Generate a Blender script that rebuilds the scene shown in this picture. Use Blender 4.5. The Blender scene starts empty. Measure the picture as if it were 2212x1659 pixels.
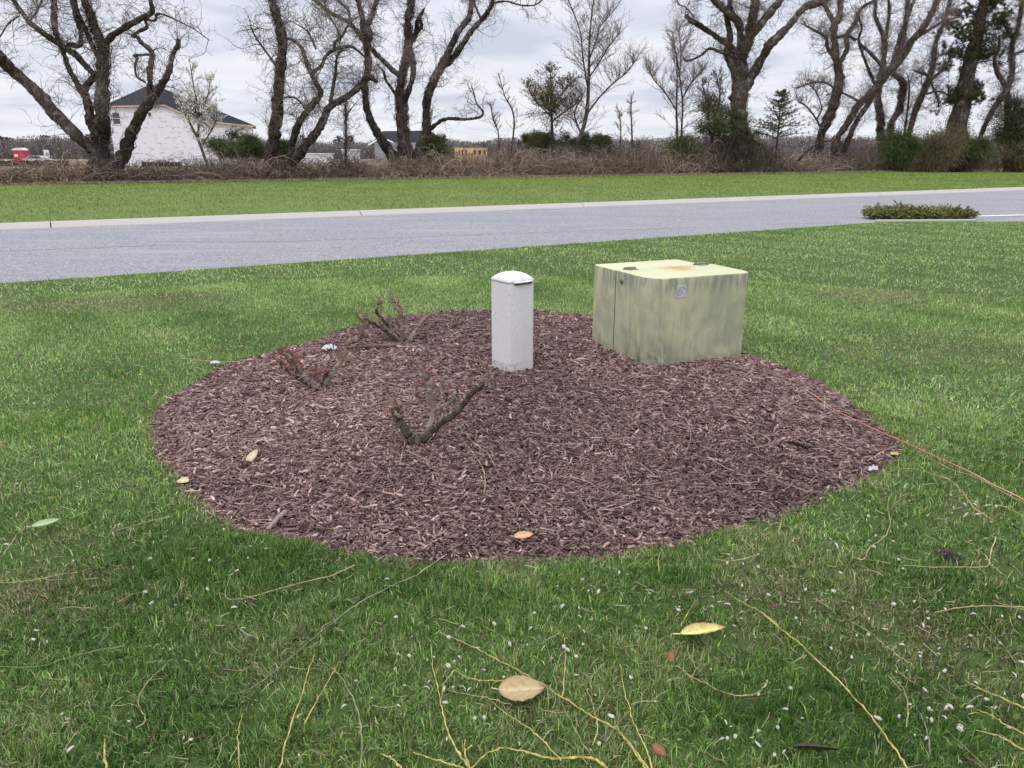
import bpy, math, random
import numpy as np
from math import radians, sin, cos, pi
from mathutils import Vector

# ------------------------------------------------------------------ camera, sky, sun
SC = bpy.context.scene
FPX, CX, CY, HOR, CH = 1637.0, 1106.0, 829.5, 335.0, 1.5      # picture units: 2212 x 1659
PITCH = math.atan((CY - HOR) / FPX)
cam = bpy.data.cameras.new('camera'); camo = bpy.data.objects.new('camera', cam)
SC.collection.objects.link(camo); SC.camera = camo
cam.sensor_width = 36.0; cam.lens = 36.0 * FPX / 2212.0
cam.clip_start = 0.05; cam.clip_end = 6000
camo.location = (0, 0, CH); camo.rotation_euler = (pi / 2 - PITCH, 0, 0)

w = bpy.data.worlds.new('World'); SC.world = w; w.use_nodes = True
nt = w.node_tree; nt.nodes.clear()
def N(t, typ, **kw):
    n = t.nodes.new(typ)
    for k, v in kw.items():
        if k.startswith('i_'): n.inputs[k[2:].replace('_', ' ')].default_value = v
        else: setattr(n, k, v)
    return n
SUN_EL, SUN_AZ = 52.0, 200.0
sky = N(nt, 'ShaderNodeTexSky', sky_type='NISHITA', sun_disc=False)
sky.sun_elevation = radians(SUN_EL); sky.sun_rotation = radians(SUN_AZ)
bg1 = N(nt, 'ShaderNodeBackground'); bg1.inputs['Strength'].default_value = 0.08
bg2 = N(nt, 'ShaderNodeBackground'); mixs = N(nt, 'ShaderNodeMixShader'); mixs.inputs[0].default_value = 0.90
outw = N(nt, 'ShaderNodeOutputWorld')
tc = N(nt, 'ShaderNodeTexCoord'); sep = N(nt, 'ShaderNodeSeparateXYZ')
nt.links.new(tc.outputs['Generated'], sep.inputs[0])
zc = N(nt, 'ShaderNodeMath', operation='MAXIMUM'); zc.inputs[1].default_value = 0.0
nt.links.new(sep.outputs['Z'], zc.inputs[0])
za = N(nt, 'ShaderNodeMath', operation='ADD'); za.inputs[1].default_value = 0.10
nt.links.new(zc.outputs[0], za.inputs[0])
dx = N(nt, 'ShaderNodeMath', operation='DIVIDE'); dy = N(nt, 'ShaderNodeMath', operation='DIVIDE')
nt.links.new(sep.outputs['X'], dx.inputs[0]); nt.links.new(za.outputs[0], dx.inputs[1])
nt.links.new(sep.outputs['Y'], dy.inputs[0]); nt.links.new(za.outputs[0], dy.inputs[1])
comb = N(nt, 'ShaderNodeCombineXYZ')
nt.links.new(dx.outputs[0], comb.inputs[0]); nt.links.new(dy.outputs[0], comb.inputs[1])
cn = N(nt, 'ShaderNodeTexNoise'); cn.inputs['Scale'].default_value = 1.3; cn.inputs['Detail'].default_value = 7
cn.inputs['Roughness'].default_value = 0.46; cn.inputs['Distortion'].default_value = 0.5
nt.links.new(comb.outputs[0], cn.inputs['Vector'])
cr = N(nt, 'ShaderNodeValToRGB'); e = cr.color_ramp.elements
e[0].position = 0.34; e[0].color = (0.60, 0.635, 0.74, 1)
e[1].position = 0.64; e[1].color = (0.87, 0.87, 0.92, 1)
m = cr.color_ramp.elements.new(0.48); m.color = (0.76, 0.78, 0.87, 1)
nt.links.new(cn.outputs['Fac'], cr.inputs[0])
# overcast skies are about three times brighter overhead than at the horizon
mr = N(nt, 'ShaderNodeMapRange'); mr.inputs[1].default_value = 0.16; mr.inputs[2].default_value = 1.0
mr.inputs[3].default_value = 1.12; mr.inputs[4].default_value = 2.75
nt.links.new(zc.outputs[0], mr.inputs[0])
hz = N(nt, 'ShaderNodeMapRange'); hz.inputs[1].default_value = 0.0; hz.inputs[2].default_value = 0.06
hz.inputs[3].default_value = 0.75; hz.inputs[4].default_value = 0.0
nt.links.new(zc.outputs[0], hz.inputs[0])
hm = N(nt, 'ShaderNodeMixRGB'); hm.inputs[2].default_value = (0.86, 0.88, 0.93, 1)
nt.links.new(hz.outputs[0], hm.inputs[0]); nt.links.new(cr.outputs[0], hm.inputs[1])
nt.links.new(hm.outputs[0], bg2.inputs['Color']); nt.links.new(mr.outputs[0], bg2.inputs['Strength'])
nt.links.new(sky.outputs[0], bg1.inputs['Color'])
nt.links.new(bg1.outputs[0], mixs.inputs[1]); nt.links.new(bg2.outputs[0], mixs.inputs[2])
nt.links.new(mixs.outputs[0], outw.inputs[0])

sl = bpy.data.lights.new('sun', 'SUN'); sl.energy = 0.9; sl.angle = radians(14); sl.color = (1, 0.96, 0.9)
so = bpy.data.objects.new('sun', sl); SC.collection.objects.link(so)
so.rotation_euler = (radians(90 - SUN_EL), 0, radians(180 - SUN_AZ))
SC.view_settings.view_transform = 'Standard'; SC.view_settings.look = 'None'
SC.view_settings.gamma = 1; SC.view_settings.exposure = 0.0
SC.cycles.max_bounces = 5; SC.cycles.diffuse_bounces = 2; SC.cycles.transmission_bounces = 2
SC.cycles.glossy_bounces = 2; SC.cycles.transparent_max_bounces = 4

rng = np.random.default_rng(7); random.seed(7)

# ------------------------------------------------------------------ helpers
def ray(x, y):
    a, b = (x - CX) / FPX, -(y - CY) / FPX
    return np.array([a, cos(PITCH) + b * sin(PITCH), -sin(PITCH) + b * cos(PITCH)])
def G(x, y, z=0.0):
    r = ray(x, y); t = (z - CH) / r[2]; return np.array([r[0] * t, r[1] * t, z])
def P3(x, y, Y):
    r = ray(x, y); t = Y / r[1]; return np.array([r[0] * t, Y, CH + r[2] * t])

def hash2(ix, iy, s):
    v = np.sin(ix * 127.1 + iy * 311.7 + s * 74.7) * 43758.5453
    return v - np.floor(v)
def vnoise(x, y, s=0):
    x = np.asarray(x, float); y = np.asarray(y, float)
    ix, iy = np.floor(x), np.floor(y); fx, fy = x - ix, y - iy
    fx = fx * fx * (3 - 2 * fx); fy = fy * fy * (3 - 2 * fy)
    a = hash2(ix, iy, s); b = hash2(ix + 1, iy, s); c = hash2(ix, iy + 1, s); d = hash2(ix + 1, iy + 1, s)
    return (a * (1 - fx) + b * fx) * (1 - fy) + (c * (1 - fx) + d * fx) * fy
def fbm(x, y, s=0, o=3):
    r = 0; a = 0.5; t = 0
    for k in range(o):
        r = r + a * vnoise(x * 2 ** k, y * 2 ** k, s + k * 13); t += a; a *= 0.5
    return r / t

class MB:
    """collects faces; build() links them as one mesh object"""
    def __init__(s): s.V = []; s.Q = []; s.T = []; s.C = []; s.n = 0; s.NG = []
    def add(s, V, Q=None, T=None, col=None):
        V = np.asarray(V, float).reshape(-1, 3)
        if Q is not None and len(Q): s.Q.append(np.asarray(Q, np.int64).reshape(-1, 4) + s.n)
        if T is not None and len(T): s.T.append(np.asarray(T, np.int64).reshape(-1, 3) + s.n)
        if col is None: col = np.ones((len(V), 3))
        col = np.asarray(col, float)
        if col.ndim == 1: col = np.tile(col, (len(V), 1))
        s.C.append(col); s.V.append(V); s.n += len(V)
    def ngon(s, V, col=None):
        V = np.asarray(V, float); s.NG.append(np.arange(len(V)) + s.n)
        s.C.append(np.tile(np.ones(3) if col is None else np.asarray(col, float), (len(V), 1))); s.V.append(V); s.n += len(V)
    def prism(s, poly, z0, z1, col=None):
        n = len(poly)
        b = [(p[0], p[1], z0) for p in poly]; t = [(p[0], p[1], z1) for p in poly]
        base = s.n; s.add(b + t, Q=[(i, (i + 1) % n, n + (i + 1) % n, n + i) for i in range(n)], col=col)
        s.NG.append(np.arange(n)[::-1] + base); s.NG.append(np.arange(n) + n + base)
    def box(s, c, d, rz=0, col=None):
        x, y, z = np.array(d) / 2.0
        V = np.array([(i * x, j * y, k * z) for k in (-1, 1) for i, j in ((-1, -1), (1, -1), (1, 1), (-1, 1))])
        R = np.array([[cos(rz), -sin(rz), 0], [sin(rz), cos(rz), 0], [0, 0, 1]])
        s.add(V @ R.T + np.array(c), Q=[(0, 3, 2, 1), (4, 5, 6, 7), (0, 1, 5, 4), (1, 2, 6, 5), (2, 3, 7, 6), (3, 0, 4, 7)], col=col)
    def tubes(s, P, R, sides=4, col=None, cap=True):
        """P (N,S,3) centre lines, R (N,S) radii"""
        P = np.asarray(P, float); R = np.asarray(R, float)
        if P.ndim == 2: P = P[None]; R = R[None]
        n, S, _ = P.shape
        if n == 0: return
        D = np.gradient(P, axis=1); D /= np.linalg.norm(D, axis=2, keepdims=True) + 1e-9
        ref = np.cross(P[:, -1] - P[:, 0] + 1e-6, np.array([0.31, 0.83, 0.47])); ref /= np.linalg.norm(ref, axis=1, keepdims=True) + 1e-9
        A = np.repeat(ref[:, None], S, 1)
        for k in range(S):
            a = A[:, k] if k == 0 else A[:, k - 1]
            a = a - (a * D[:, k]).sum(1, keepdims=True) * D[:, k]
            A[:, k] = a / (np.linalg.norm(a, axis=1, keepdims=True) + 1e-9)
        B = np.cross(D, A)
        th = np.arange(sides) * 2 * pi / sides
        V = P[:, :, None] + R[:, :, None, None] * (A[:, :, None] * np.cos(th)[None, None, :, None] + B[:, :, None] * np.sin(th)[None, None, :, None])
        idx = np.arange(n * S * sides).reshape(n, S, sides)
        a = idx[:, :-1]; b = idx[:, 1:]
        Q = np.stack([a, np.roll(a, -1, 2), np.roll(b, -1, 2), b], -1).reshape(-1, 4)
        if col is not None:
            col = np.asarray(col, float)
            if col.ndim == 2: col = np.repeat(col, S * sides, 0)
            elif col.ndim == 3: col = np.repeat(col.reshape(-1, 3), sides, 0)
        base = s.n; s.add(V.reshape(-1, 3), Q=Q, col=col)
        if cap and n < 60:
            for i in range(n):
                s.NG.append(idx[i, 0][::-1] + base); s.NG.append(idx[i, -1] + base)
    def build(s, name, mat, parent=None, smooth=False, flat=False):
        V = np.concatenate(s.V); C = np.concatenate(s.C)
        Q = np.concatenate(s.Q) if s.Q else np.zeros((0, 4), np.int64)
        T = np.concatenate(s.T) if s.T else np.zeros((0, 3), np.int64)
        parts = [Q.ravel(), T.ravel()] + [g for g in s.NG]
        sizes = np.concatenate([np.full(len(Q), 4), np.full(len(T), 3), np.array([len(g) for g in s.NG], int)]).astype(np.int32)
        li = np.concatenate(parts).astype(np.int32)
        me = bpy.data.meshes.new(name); o = bpy.data.objects.new(name, me)
        if parent is not None:
            V = V - np.array(parent.location)
        elif getattr(s, 'origin', None) is not None:
            V = V - np.array(s.origin); o.location = s.origin
        me.vertices.add(len(V)); me.vertices.foreach_set('co', V.astype(np.float32).ravel())
        me.loops.add(len(li)); me.loops.foreach_set('vertex_index', li)
        me.polygons.add(len(sizes)); st = np.concatenate([[0], np.cumsum(sizes)[:-1]]).astype(np.int32)
        me.polygons.foreach_set('loop_start', st); me.polygons.foreach_set('loop_total', sizes)
        me.update(calc_edges=True)
        if flat: me.polygons.foreach_set('use_smooth', np.zeros(len(sizes), bool))
        elif not smooth and len(V) < 60000: me.set_sharp_from_angle(angle=radians(38))
        ca = me.color_attributes.new('tint', 'FLOAT_COLOR', 'POINT')
        ca.data.foreach_set('color', np.concatenate([C, np.ones((len(C), 1))], 1).astype(np.float32).ravel())
        me.materials.append(mat); SC.collection.objects.link(o)
        if parent is not None: o.parent = parent
        return o

def tag(o, label=None, cat=None, group=None, kind=None):
    if label: o['label'] = label
    if cat: o['category'] = cat
    if group: o['group'] = group
    if kind: o['kind'] = kind
    return o
def thing(name, loc, label, cat, group=None):
    o = bpy.data.objects.new(name, None); SC.collection.objects.link(o); o.location = loc
    o.empty_display_size = 0.1
    return tag(o, label, cat, group)
def catmull(P, n):
    P = np.asarray(P, float); k = len(P)
    if k == 2: t = np.linspace(0, 1, n)[:, None]; return P[0] * (1 - t) + P[1] * t
    E = np.vstack([2 * P[0] - P[1], P, 2 * P[-1] - P[-2]])
    u = np.linspace(0, k - 1 - 1e-6, n); i = u.astype(int); t = (u - i)[:, None]
    a, b, c, d = E[i], E[i + 1], E[i + 2], E[i + 3]
    return 0.5 * (2 * b + (c - a) * t + (2 * a - 5 * b + 4 * c - d) * t ** 2 + (3 * b - a - 3 * c + d) * t ** 3)
def unit(v): return v / (np.linalg.norm(v, axis=-1, keepdims=True) + 1e-9)
def walk(P0, D0, L, S, curl, r, up=.0, turn=0.0):
    """batch of wandering lines: (n,3),(n,3),(n,) -> (n,S,3)"""
    n = len(P0); P = np.zeros((n, S, 3)); P[:, 0] = P0; d = unit(D0); step = (L / (S - 1))[:, None]
    ax = unit(r.normal(0, 1, (n, 3))); 
    for k in range(1, S):
        ax = unit(ax + r.normal(0, .8, (n, 3)))
        d = unit(d + np.cross(ax, d) * curl + np.array([0, 0, up])); P[:, k] = P[:, k - 1] + d * step
    return P

# ------------------------------------------------------------------ materials
def mat(name, base, rough=0.8, tint=False, noise=None, bump=None, spec=0.3, trans=0.0, metal=0.0):
    """noise = list of (scale, colour, lo, hi[, stretch vector]) laid over the base by object-space noise"""
    mt = bpy.data.materials.new(name); mt.use_nodes = True; t = mt.node_tree
    b = t.nodes['Principled BSDF']; b.inputs['Roughness'].default_value = rough
    b.inputs['Specular IOR Level'].default_value = spec; b.inputs['Metallic'].default_value = metal
    rgb = N(t, 'ShaderNodeRGB'); rgb.outputs[0].default_value = (*base, 1); cur = rgb.outputs[0]
    geo = N(t, 'ShaderNodeTexCoord')
    for nz in (noise or []):
        sc, colr, lo, hi = nz[:4]; st = nz[4] if len(nz) > 4 else None
        n = N(t, 'ShaderNodeTexNoise'); n.inputs['Scale'].default_value = sc; n.inputs['Detail'].default_value = 5
        v = geo.outputs['Object']
        if st:
            mp = N(t, 'ShaderNodeMapping'); mp.inputs['Scale'].default_value = st; t.links.new(v, mp.inputs[0]); v = mp.outputs[0]
        t.links.new(v, n.inputs['Vector'])
        r = N(t, 'ShaderNodeMapRange', interpolation_type='SMOOTHSTEP'); r.inputs[1].default_value = lo; r.inputs[2].default_value = hi
        t.links.new(n.outputs['Fac'], r.inputs[0])
        mx = N(t, 'ShaderNodeMixRGB'); mx.inputs[2].default_value = (*colr, 1)
        t.links.new(r.outputs[0], mx.inputs[0]); t.links.new(cur, mx.inputs[1]); cur = mx.outputs[0]
    if tint:
        at = N(t, 'ShaderNodeAttribute', attribute_name='tint')
        mx = N(t, 'ShaderNodeMixRGB', blend_type='MULTIPLY'); mx.inputs[0].default_value = 1
        t.links.new(at.outputs['Color'], mx.inputs[1]); t.links.new(cur, mx.inputs[2]); cur = mx.outputs[0]
    t.links.new(cur, b.inputs['Base Color'])
    if bump:
        sc, strg, dist = bump
        n = N(t, 'ShaderNodeTexNoise'); n.inputs['Scale'].default_value = sc; n.inputs['Detail'].default_value = 6
        t.links.new(geo.outputs['Object'], n.inputs['Vector'])
        bp = N(t, 'ShaderNodeBump'); bp.inputs['Strength'].default_value = strg; bp.inputs['Distance'].default_value = dist
        t.links.new(n.outputs['Fac'], bp.inputs['Height']); t.links.new(bp.outputs[0], b.inputs['Normal'])
    if trans > 0:
        tr = N(t, 'ShaderNodeBsdfTranslucent'); t.links.new(cur, tr.inputs['Color'])
        ms = N(t, 'ShaderNodeMixShader'); ms.inputs[0].default_value = trans
        o = t.nodes['Material Output']
        t.links.new(b.outputs[0], ms.inputs[1]); t.links.new(tr.outputs[0], ms.inputs[2]); t.links.new(ms.outputs[0], o.inputs[0])
    return mt

M = dict(
    field=mat('dry_field', (0.30, 0.22, 0.15), 1, noise=[(0.05, (0.17, 0.13, 0.075), .45, .6), (0.6, (0.38, 0.29, 0.2), .5, .7), (3, (0.10, 0.09, 0.05), .6, .75)], bump=(2, .6, .1)),
    soil=mat('thatch_soil', (0.065, 0.100, 0.024), 1, noise=[(40, (0.11, 0.10, 0.045), .58, .75), (1.2, (0.05, 0.085, 0.018), .45, .6)], bump=(60, .8, .02)),
    verge=mat('verge_soil', (0.14, 0.19, 0.045), 1, noise=[(0.35, (0.115, 0.17, 0.04), .42, .6), (6, (0.20, 0.20, 0.08), .5, .75)], bump=(25, .8, .05)),
    asphalt=mat('asphalt', (0.272, 0.266, 0.266), 0.95, noise=[(0.35, (0.235, 0.24, 0.275), .4, .65), (38, (0.44, 0.44, 0.46), .50, .62), (45, (0.12, 0.12, 0.14), .53, .64), (9, (.23, .23, .24), .5, .65), (1.3, (.31, .305, .31), .5, .7, (.3, 1.5, 1)), (0.9, (0.21, 0.21, 0.225), .58, .8, (0.15, 2.5, 1))], bump=(90, .5, .01), spec=.2),
    concrete=mat('kerb_concrete', (0.42, 0.395, 0.36), 0.9, noise=[(1.5, (0.44, 0.41, 0.37), .5, .7), (25, (0.36, 0.33, 0.29), .62, .75)], bump=(40, .3, .01)),
    tar=mat('joint_tar', (0.10, 0.10, 0.11), 0.8),
    paint=mat('road_paint', (0.75, 0.75, 0.74), 0.8, noise=[(8, (0.5, 0.5, 0.5), .55, .7)]),
    grass=mat('grass_blades', (1, 1, 1), 0.45, tint=True, trans=.12, spec=.4),
    mulchbase=mat('mulch_base', (0.075, 0.048, 0.044), 1, noise=[(50, (0.02, 0.013, 0.012), .45, .6), (80, (0.14, 0.09, 0.08), .6, .7)], bump=(70, 1, .03)),
    chips=mat('mulch_chips', (1, 1, 1), 0.85, tint=True, noise=[(60, (0.6, 0.58, 0.58), .5, .7)], spec=.25),
    bark=mat('tree_bark', (0.070, 0.055, 0.048), 0.95, tint=True, noise=[(2.0, (0.17, 0.15, 0.135), .50, .66), (9, (0.035, 0.026, 0.022), .48, .62, (1, 1, .25)), (1.1, (0.10, 0.105, 0.075), .6, .75)], bump=(10, 1, .12), spec=.1),
    twig=mat('twig_bark', (1, 1, 1), 0.9, tint=True, spec=.1),
    leaf=mat('foliage', (1, 1, 1), 0.65, tint=True, trans=.25, spec=.25),
    petal=mat('petals', (1, 1, 1), 0.6, tint=True, trans=.25),
    dleaf=mat('fallen_leaf', (1, 1, 1), 0.55, tint=True, spec=.35, noise=[(60, (0.82, 0.78, 0.7), .5, .65)]),
)

# ------------------------------------------------------------------ ground, lawns, road
def sheet(name, poly, z, m, kind='structure'):
    b = MB(); b.ngon([(p[0], p[1], z) for p in poly]); o = b.build(name, m); tag(o, kind=kind); return o
b = MB(); b.ngon([(-2500, -300, -.03), (2500, -300, -.03), (2500, 3500, -.03), (-2500, 3500, -.03)]); tag(b.build('ground', M['field']), kind='structure')

def line_at(p, q, x):
    t = (x - p[0]) / (q[0] - p[0]); return p + (q - p) * t
kL, kR = G(0, 495), G(2212, 410)      # kerb, road side
nL, nR = G(0, 612), G(1900, 480)      # near lawn edge
hL, hR = G(0, 404), G(2212, 369)      # hedgerow foot
XR, XL = 75.0, -45.0
def cl(A, B, x): return line_at(A, B, x)[:2]
kerb_dir = unit((kR - kL)[:2]); kerb_n = np.array([-kerb_dir[1], kerb_dir[0]])
nearA, nearB = cl(nL, nR, XL), cl(nL, nR, XR)
kA, kB = cl(kL, kR, XL), cl(kL, kR, XR)
hA, hB = cl(hL, hR, XL - 5), cl(hL, hR, XR + 5)
dA, dB = G(1893, 480.5)[:2], G(2260, 478)[:2]; dE = line_at(dA, dB, 70.0)
lawn = [(-45, -6), (70, -6), tuple(dE), tuple(dA), tuple(nearA)]
sheet('side_drive', [tuple(dA + [-.4, -.3]), tuple(dE + [0, -.3]), tuple(nearB + [0, 1.0]), tuple(line_at(nL, nR, dA[0] - .4)[:2] + [0, .3])], -0.016, M['asphalt'])
b = MB(); b.add([(-45, -6, 0), (dA[0], -6, 0), (dA[0], dA[1], 0), (nearA[0], nearA[1], 0), (70, -6, 0), (dE[0], dE[1], 0)], Q=[(0, 1, 2, 3), (1, 4, 5, 2)])
tag(b.build('lawn', M['soil']), kind='structure')
sheet('road', [tuple(nearA - kerb_n * .6), tuple(nearB - kerb_n * .6), tuple(kB + kerb_n * .05), tuple(kA + kerb_n * .05)], -0.012, M['asphalt'])
sheet('grass_verge', [tuple(kA + kerb_n * .22), tuple(kB + kerb_n * .22), tuple(hB + kerb_n * 1.5), tuple(hA + kerb_n * 1.5)], 0.075, M['verge'])
# kerb: separate castings with joints
b = MB(); L = np.linalg.norm(kB - kA); s = 0.0
ang = math.atan2(kerb_dir[1], kerb_dir[0]); off0 = (G(110, 491)[:2] - kA) @ kerb_dir % 7.0
edges = [0] + list(np.arange(off0, L, 7.0)) + [L]
for a, c in zip(edges[:-1], edges[1:]):
    if c - a < .1: continue
    q = [kA + kerb_dir * (a + .012), kA + kerb_dir * (c - .012), kA + kerb_dir * (c - .012) + kerb_n * .30, kA + kerb_dir * (a + .012) + kerb_n * .30]
    b.add([(q[0][0], q[0][1], -.01), (q[1][0], q[1][1], -.01), (q[1][0] + kerb_n[0] * .16, q[1][1] + kerb_n[1] * .16, .09), (q[0][0] + kerb_n[0] * .16, q[0][1] + kerb_n[1] * .16, .09),
           (q[2][0], q[2][1], .105), (q[3][0], q[3][1], .105), (q[2][0], q[2][1], -.1), (q[3][0], q[3][1], -.1), (q[1][0], q[1][1], -.1), (q[0][0], q[0][1], -.1)],
          Q=[(0, 1, 2, 3), (3, 2, 4, 5), (5, 4, 6, 7), (9, 8, 1, 0)])
    b.NG.append(np.array([1, 8, 6, 4, 2]) + b.n - 10); b.NG.append(np.array([0, 3, 5, 7, 9]) + b.n - 10)
tag(b.build('kerb', M['concrete']), kind='structure')
# crack running along the carriageway
b = MB()
cA, cB = G(0, 541), G(560, 522)
tt = np.linspace(0, 4.2, 160); P = cA + (cB - cA) * tt[:, None] / 1.0
P = P[:, :2] + kerb_n * ((fbm(tt * 9, tt * 0, 3) - .5) * .14)[:, None]
wd = .003 + .013 * fbm(tt * 14, tt * 0, 8)
A = np.c_[P - kerb_n * wd[:, None], np.full(len(P), -.006)]; B = np.c_[P + kerb_n * wd[:, None], np.full(len(P), -.006)]
n = len(P); b.add(np.vstack([A, B]), Q=[(i, i + 1, n + i + 1, n + i) for i in range(n - 1)])
tag(b.build('road_crack', M['tar']), kind='structure')
# side drive beyond the juniper: painted line
p0, p1 = G(2112, 466), G(2330, 461)
d = unit((p1 - p0)[:2]); nn = np.array([-d[1], d[0]]) * .11
sheet('road_line', [tuple(p0[:2] - nn), tuple(p1[:2] - nn), tuple(p1[:2] + nn), tuple(p0[:2] + nn)], -0.005, M['paint'])

# ------------------------------------------------------------------ mulch bed
bed_px = [(333, 905), (341, 960), (372, 1010), (420, 1068), (472, 1112), (540, 1143), (640, 1168), (750, 1190), (860, 1210), (960, 1216), (1100, 1212),
          (1250, 1208), (1400, 1185), (1550, 1150), (1700, 1105), (1800, 1060), (1885, 1020), (1938, 982), (1944, 955), (1900, 925), (1850, 882), (1780, 832),
          (1700, 797), (1630, 773), (1560, 745), (1400, 706), (1280, 684), (1160, 673), (1050, 671), (960, 675), (860, 687), (760, 710), (690, 735),
          (620, 757), (545, 774), (480, 797), (428, 830), (380, 858), (347, 880)]
bed = np.array([G(*p)[:2] for p in bed_px]); bedc = bed.mean(0)
pol = bed - bedc; bang = np.arctan2(pol[:, 1], pol[:, 0]); brad = np.linalg.norm(pol, axis=1)
o_ = np.argsort(bang); bang, brad = bang[o_], brad[o_]
def bed_s(x, y):
    """<1 inside the bed, 1 on its rim; and metres from the rim"""
    a = np.arctan2(y - bedc[1], x - bedc[0]); r = np.hypot(x - bedc[0], y - bedc[1])
    R = np.interp(a, bang, brad, period=2 * pi)
    R = R + (fbm(a * 14, a * 0 + 3, 5) - .5) * .05
    return r / R, r - R
def bed_z(x, y):
    s_, dr = bed_s(x, y)
    return -0.02 + .048 * np.clip(-dr / .5, 0, 1) ** .6 + .016 * (fbm(x * 3, y * 3, 2) - .5)
def GB(x, y):
    p = G(x, y)
    for _ in range(3):
        z = float(bed_z(p[0], p[1])) + .026; p = G(x, y, max(z, 0))
    return p
nr, na = 40, 160; aa = np.linspace(0, 2 * pi, na, endpoint=False); V = []
for i in range(nr + 1):
    R = np.interp(aa, bang, brad, period=2 * pi) * (i / nr)
    X = bedc[0] + np.cos(aa) * R; Y = bedc[1] + np.sin(aa) * R
    V.append(np.c_[X, Y, bed_z(X, Y) + .012])
idx = np.arange((nr + 1) * na).reshape(nr + 1, na)
Q = np.stack([idx[:-1], np.roll(idx[:-1], -1, 1), np.roll(idx[1:], -1, 1), idx[1:]], -1)[1:].reshape(-1, 4)
b = MB(); b.add(np.vstack(V), Q=Q, T=[(idx[0, 0], idx[1, (k + 1) % na], idx[1, k]) for k in range(na)])
tag(b.build('mulch_bed', M['mulchbase'], smooth=True), 'round bed of dark reddish brown mulch around the utility boxes', 'mulch bed', kind='structure')

# shredded bark chips
def chips(n, dens_far):
    out = []
    while sum(len(o) for o in out) < n:
        X = rng.uniform(bed[:, 0].min(), bed[:, 0].max(), n); Y = rng.uniform(bed[:, 1].min(), bed[:, 1].max(), n)
        s_, dr = bed_s(X, Y); keep = (dr < .03 + .05 * (rng.random(n) < .03)) & (rng.random(n) < np.clip((3.4 / Y) ** 1.0, 0, 1) * np.clip((.05 - dr) / .04, .2, 1))
        out.append(np.c_[X, Y][keep])
    return np.vstack(out)[:n]
nC = 150000
c = chips(nC, 1); Ls = rng.lognormal(math.log(.021), .60, nC).clip(.008, .10); Ws = Ls * rng.uniform(.16, .42, nC); Ws = Ws.clip(.003, .013); Ts = rng.uniform(.0015, .005, nC)
farf = np.clip(c[:, 1] / 3.6, 1, 1.45); Ws *= farf; Ls *= farf ** .6
yaw = rng.uniform(0, 2 * pi, nC); pit = rng.normal(0, .25, nC); rol = rng.normal(0, .5, nC)
u = np.c_[np.cos(yaw) * np.cos(pit), np.sin(yaw) * np.cos(pit), np.sin(pit)]
v = unit(np.cross(np.tile([0, 0, 1.], (nC, 1)), u)); nrm = np.cross(u, v)
v2 = v * np.cos(rol)[:, None] + nrm * np.sin(rol)[:, None]; n2 = np.cross(u, v2)
C0 = np.c_[c, bed_z(c[:, 0], c[:, 1]) + .010 + rng.random(nC) * .016]
tap = rng.uniform(.25, .9, (nC, 2)); bend = rng.normal(0, .12, nC) * Ls
V = []
for (a, w_, k) in ((-1, tap[:, 0], 0), (0, np.ones(nC), 1), (1, tap[:, 1], 0)):
    ctr = C0 + u * (a * Ls / 2)[:, None] + v2 * (bend * k)[:, None] + n2 * (Ts * .4 * k)[:, None]
    for sgn, h in ((-1, -.5), (1, -.5), (.7, .5), (-.7, .5)):
        V.append(ctr + v2 * (sgn * w_ * Ws / 2)[:, None] + n2 * (h * Ts)[:, None])
V = np.stack(V, 1); base = np.arange(nC)[:, None, None] * 12
fq = np.array([(0, 1, 5, 4), (1, 2, 6, 5), (2, 3, 7, 6), (3, 0, 4, 7), (4, 5, 9, 8), (5, 6, 10, 9), (6, 7, 11, 10), (7, 4, 8, 11), (3, 2, 1, 0), (8, 9, 10, 11)])
pal = np.array([(.075, .043, .042), (.125, .078, .074), (.185, .125, .118), (.25, .175, .165), (.36, .28, .255), (.045, .022, .022), (.34, .24, .19)])
ci = rng.choice(7, nC, p=[.21, .28, .24, .13, .035, .08, .025]); cc = pal[ci] * rng.uniform(.85, 1.45, (nC, 1)) * np.array((1.12, 1.08, 1.05))
patch = fbm(c[:, 0] * .9, c[:, 1] * .9, 31)
cc *= (.62 + .8 * patch)[:, None]
b = MB(); b.add(V.reshape(-1, 3), Q=(base + fq[None]).reshape(-1, 4), col=np.repeat(cc, 12, 0))
tag(b.build('mulch_chips', M['chips'], flat=True), 'shredded reddish brown bark chips covering the round bed', 'mulch', kind='stuff')

# ------------------------------------------------------------------ grass
def near_side(x, y):   # metres to the near road edge (positive on the lawn)
    d = unit((nearB - nearA)); nn = np.array([d[1], -d[0]]); return (np.c_[x, y] - nearA) @ nn
def verge_in(x, y):
    p = np.c_[x, y]; d2 = unit(hB - hA); nh = np.array([-d2[1], d2[0]])
    return (p - kA) @ kerb_n, -((p - hA) @ nh)
def wedge(n, d0, d1, half=.79):
    r = np.sqrt(rng.uniform(d0 ** 2, d1 ** 2, n)); a = rng.uniform(-half, half, n)
    return r * np.sin(a), r * np.cos(a)
def gauss(x, y, p, sx, sy):
    return np.exp(-((x - p[0]) / sx) ** 2 - ((y - p[1]) / sy) ** 2)
dead_spots = [(G(125, 664), .55, .25), (G(430, 641), .5, .3), (G(280, 650), .6, .35), (G(140, 660), 1.0, .35), (G(2050, 750), 1.0, .5), (G(1900, 640), .9, .5),
              (G(60, 1290), .3, .18), (G(150, 1170), .2, .12), (G(1700, 1290), .3, .2), (G(2000, 1400), .25, .2), (G(1480, 660), .5, .2)]
lush_spots = [(G(400, 1260), .35, .12), (G(60, 930), .8, .25), (G(1650, 1550), .4, .15), (G(1060, 1300), .25, .1), (G(500, 1200), .3, .09), (G(1480, 1250), .2, .08)]
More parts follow.
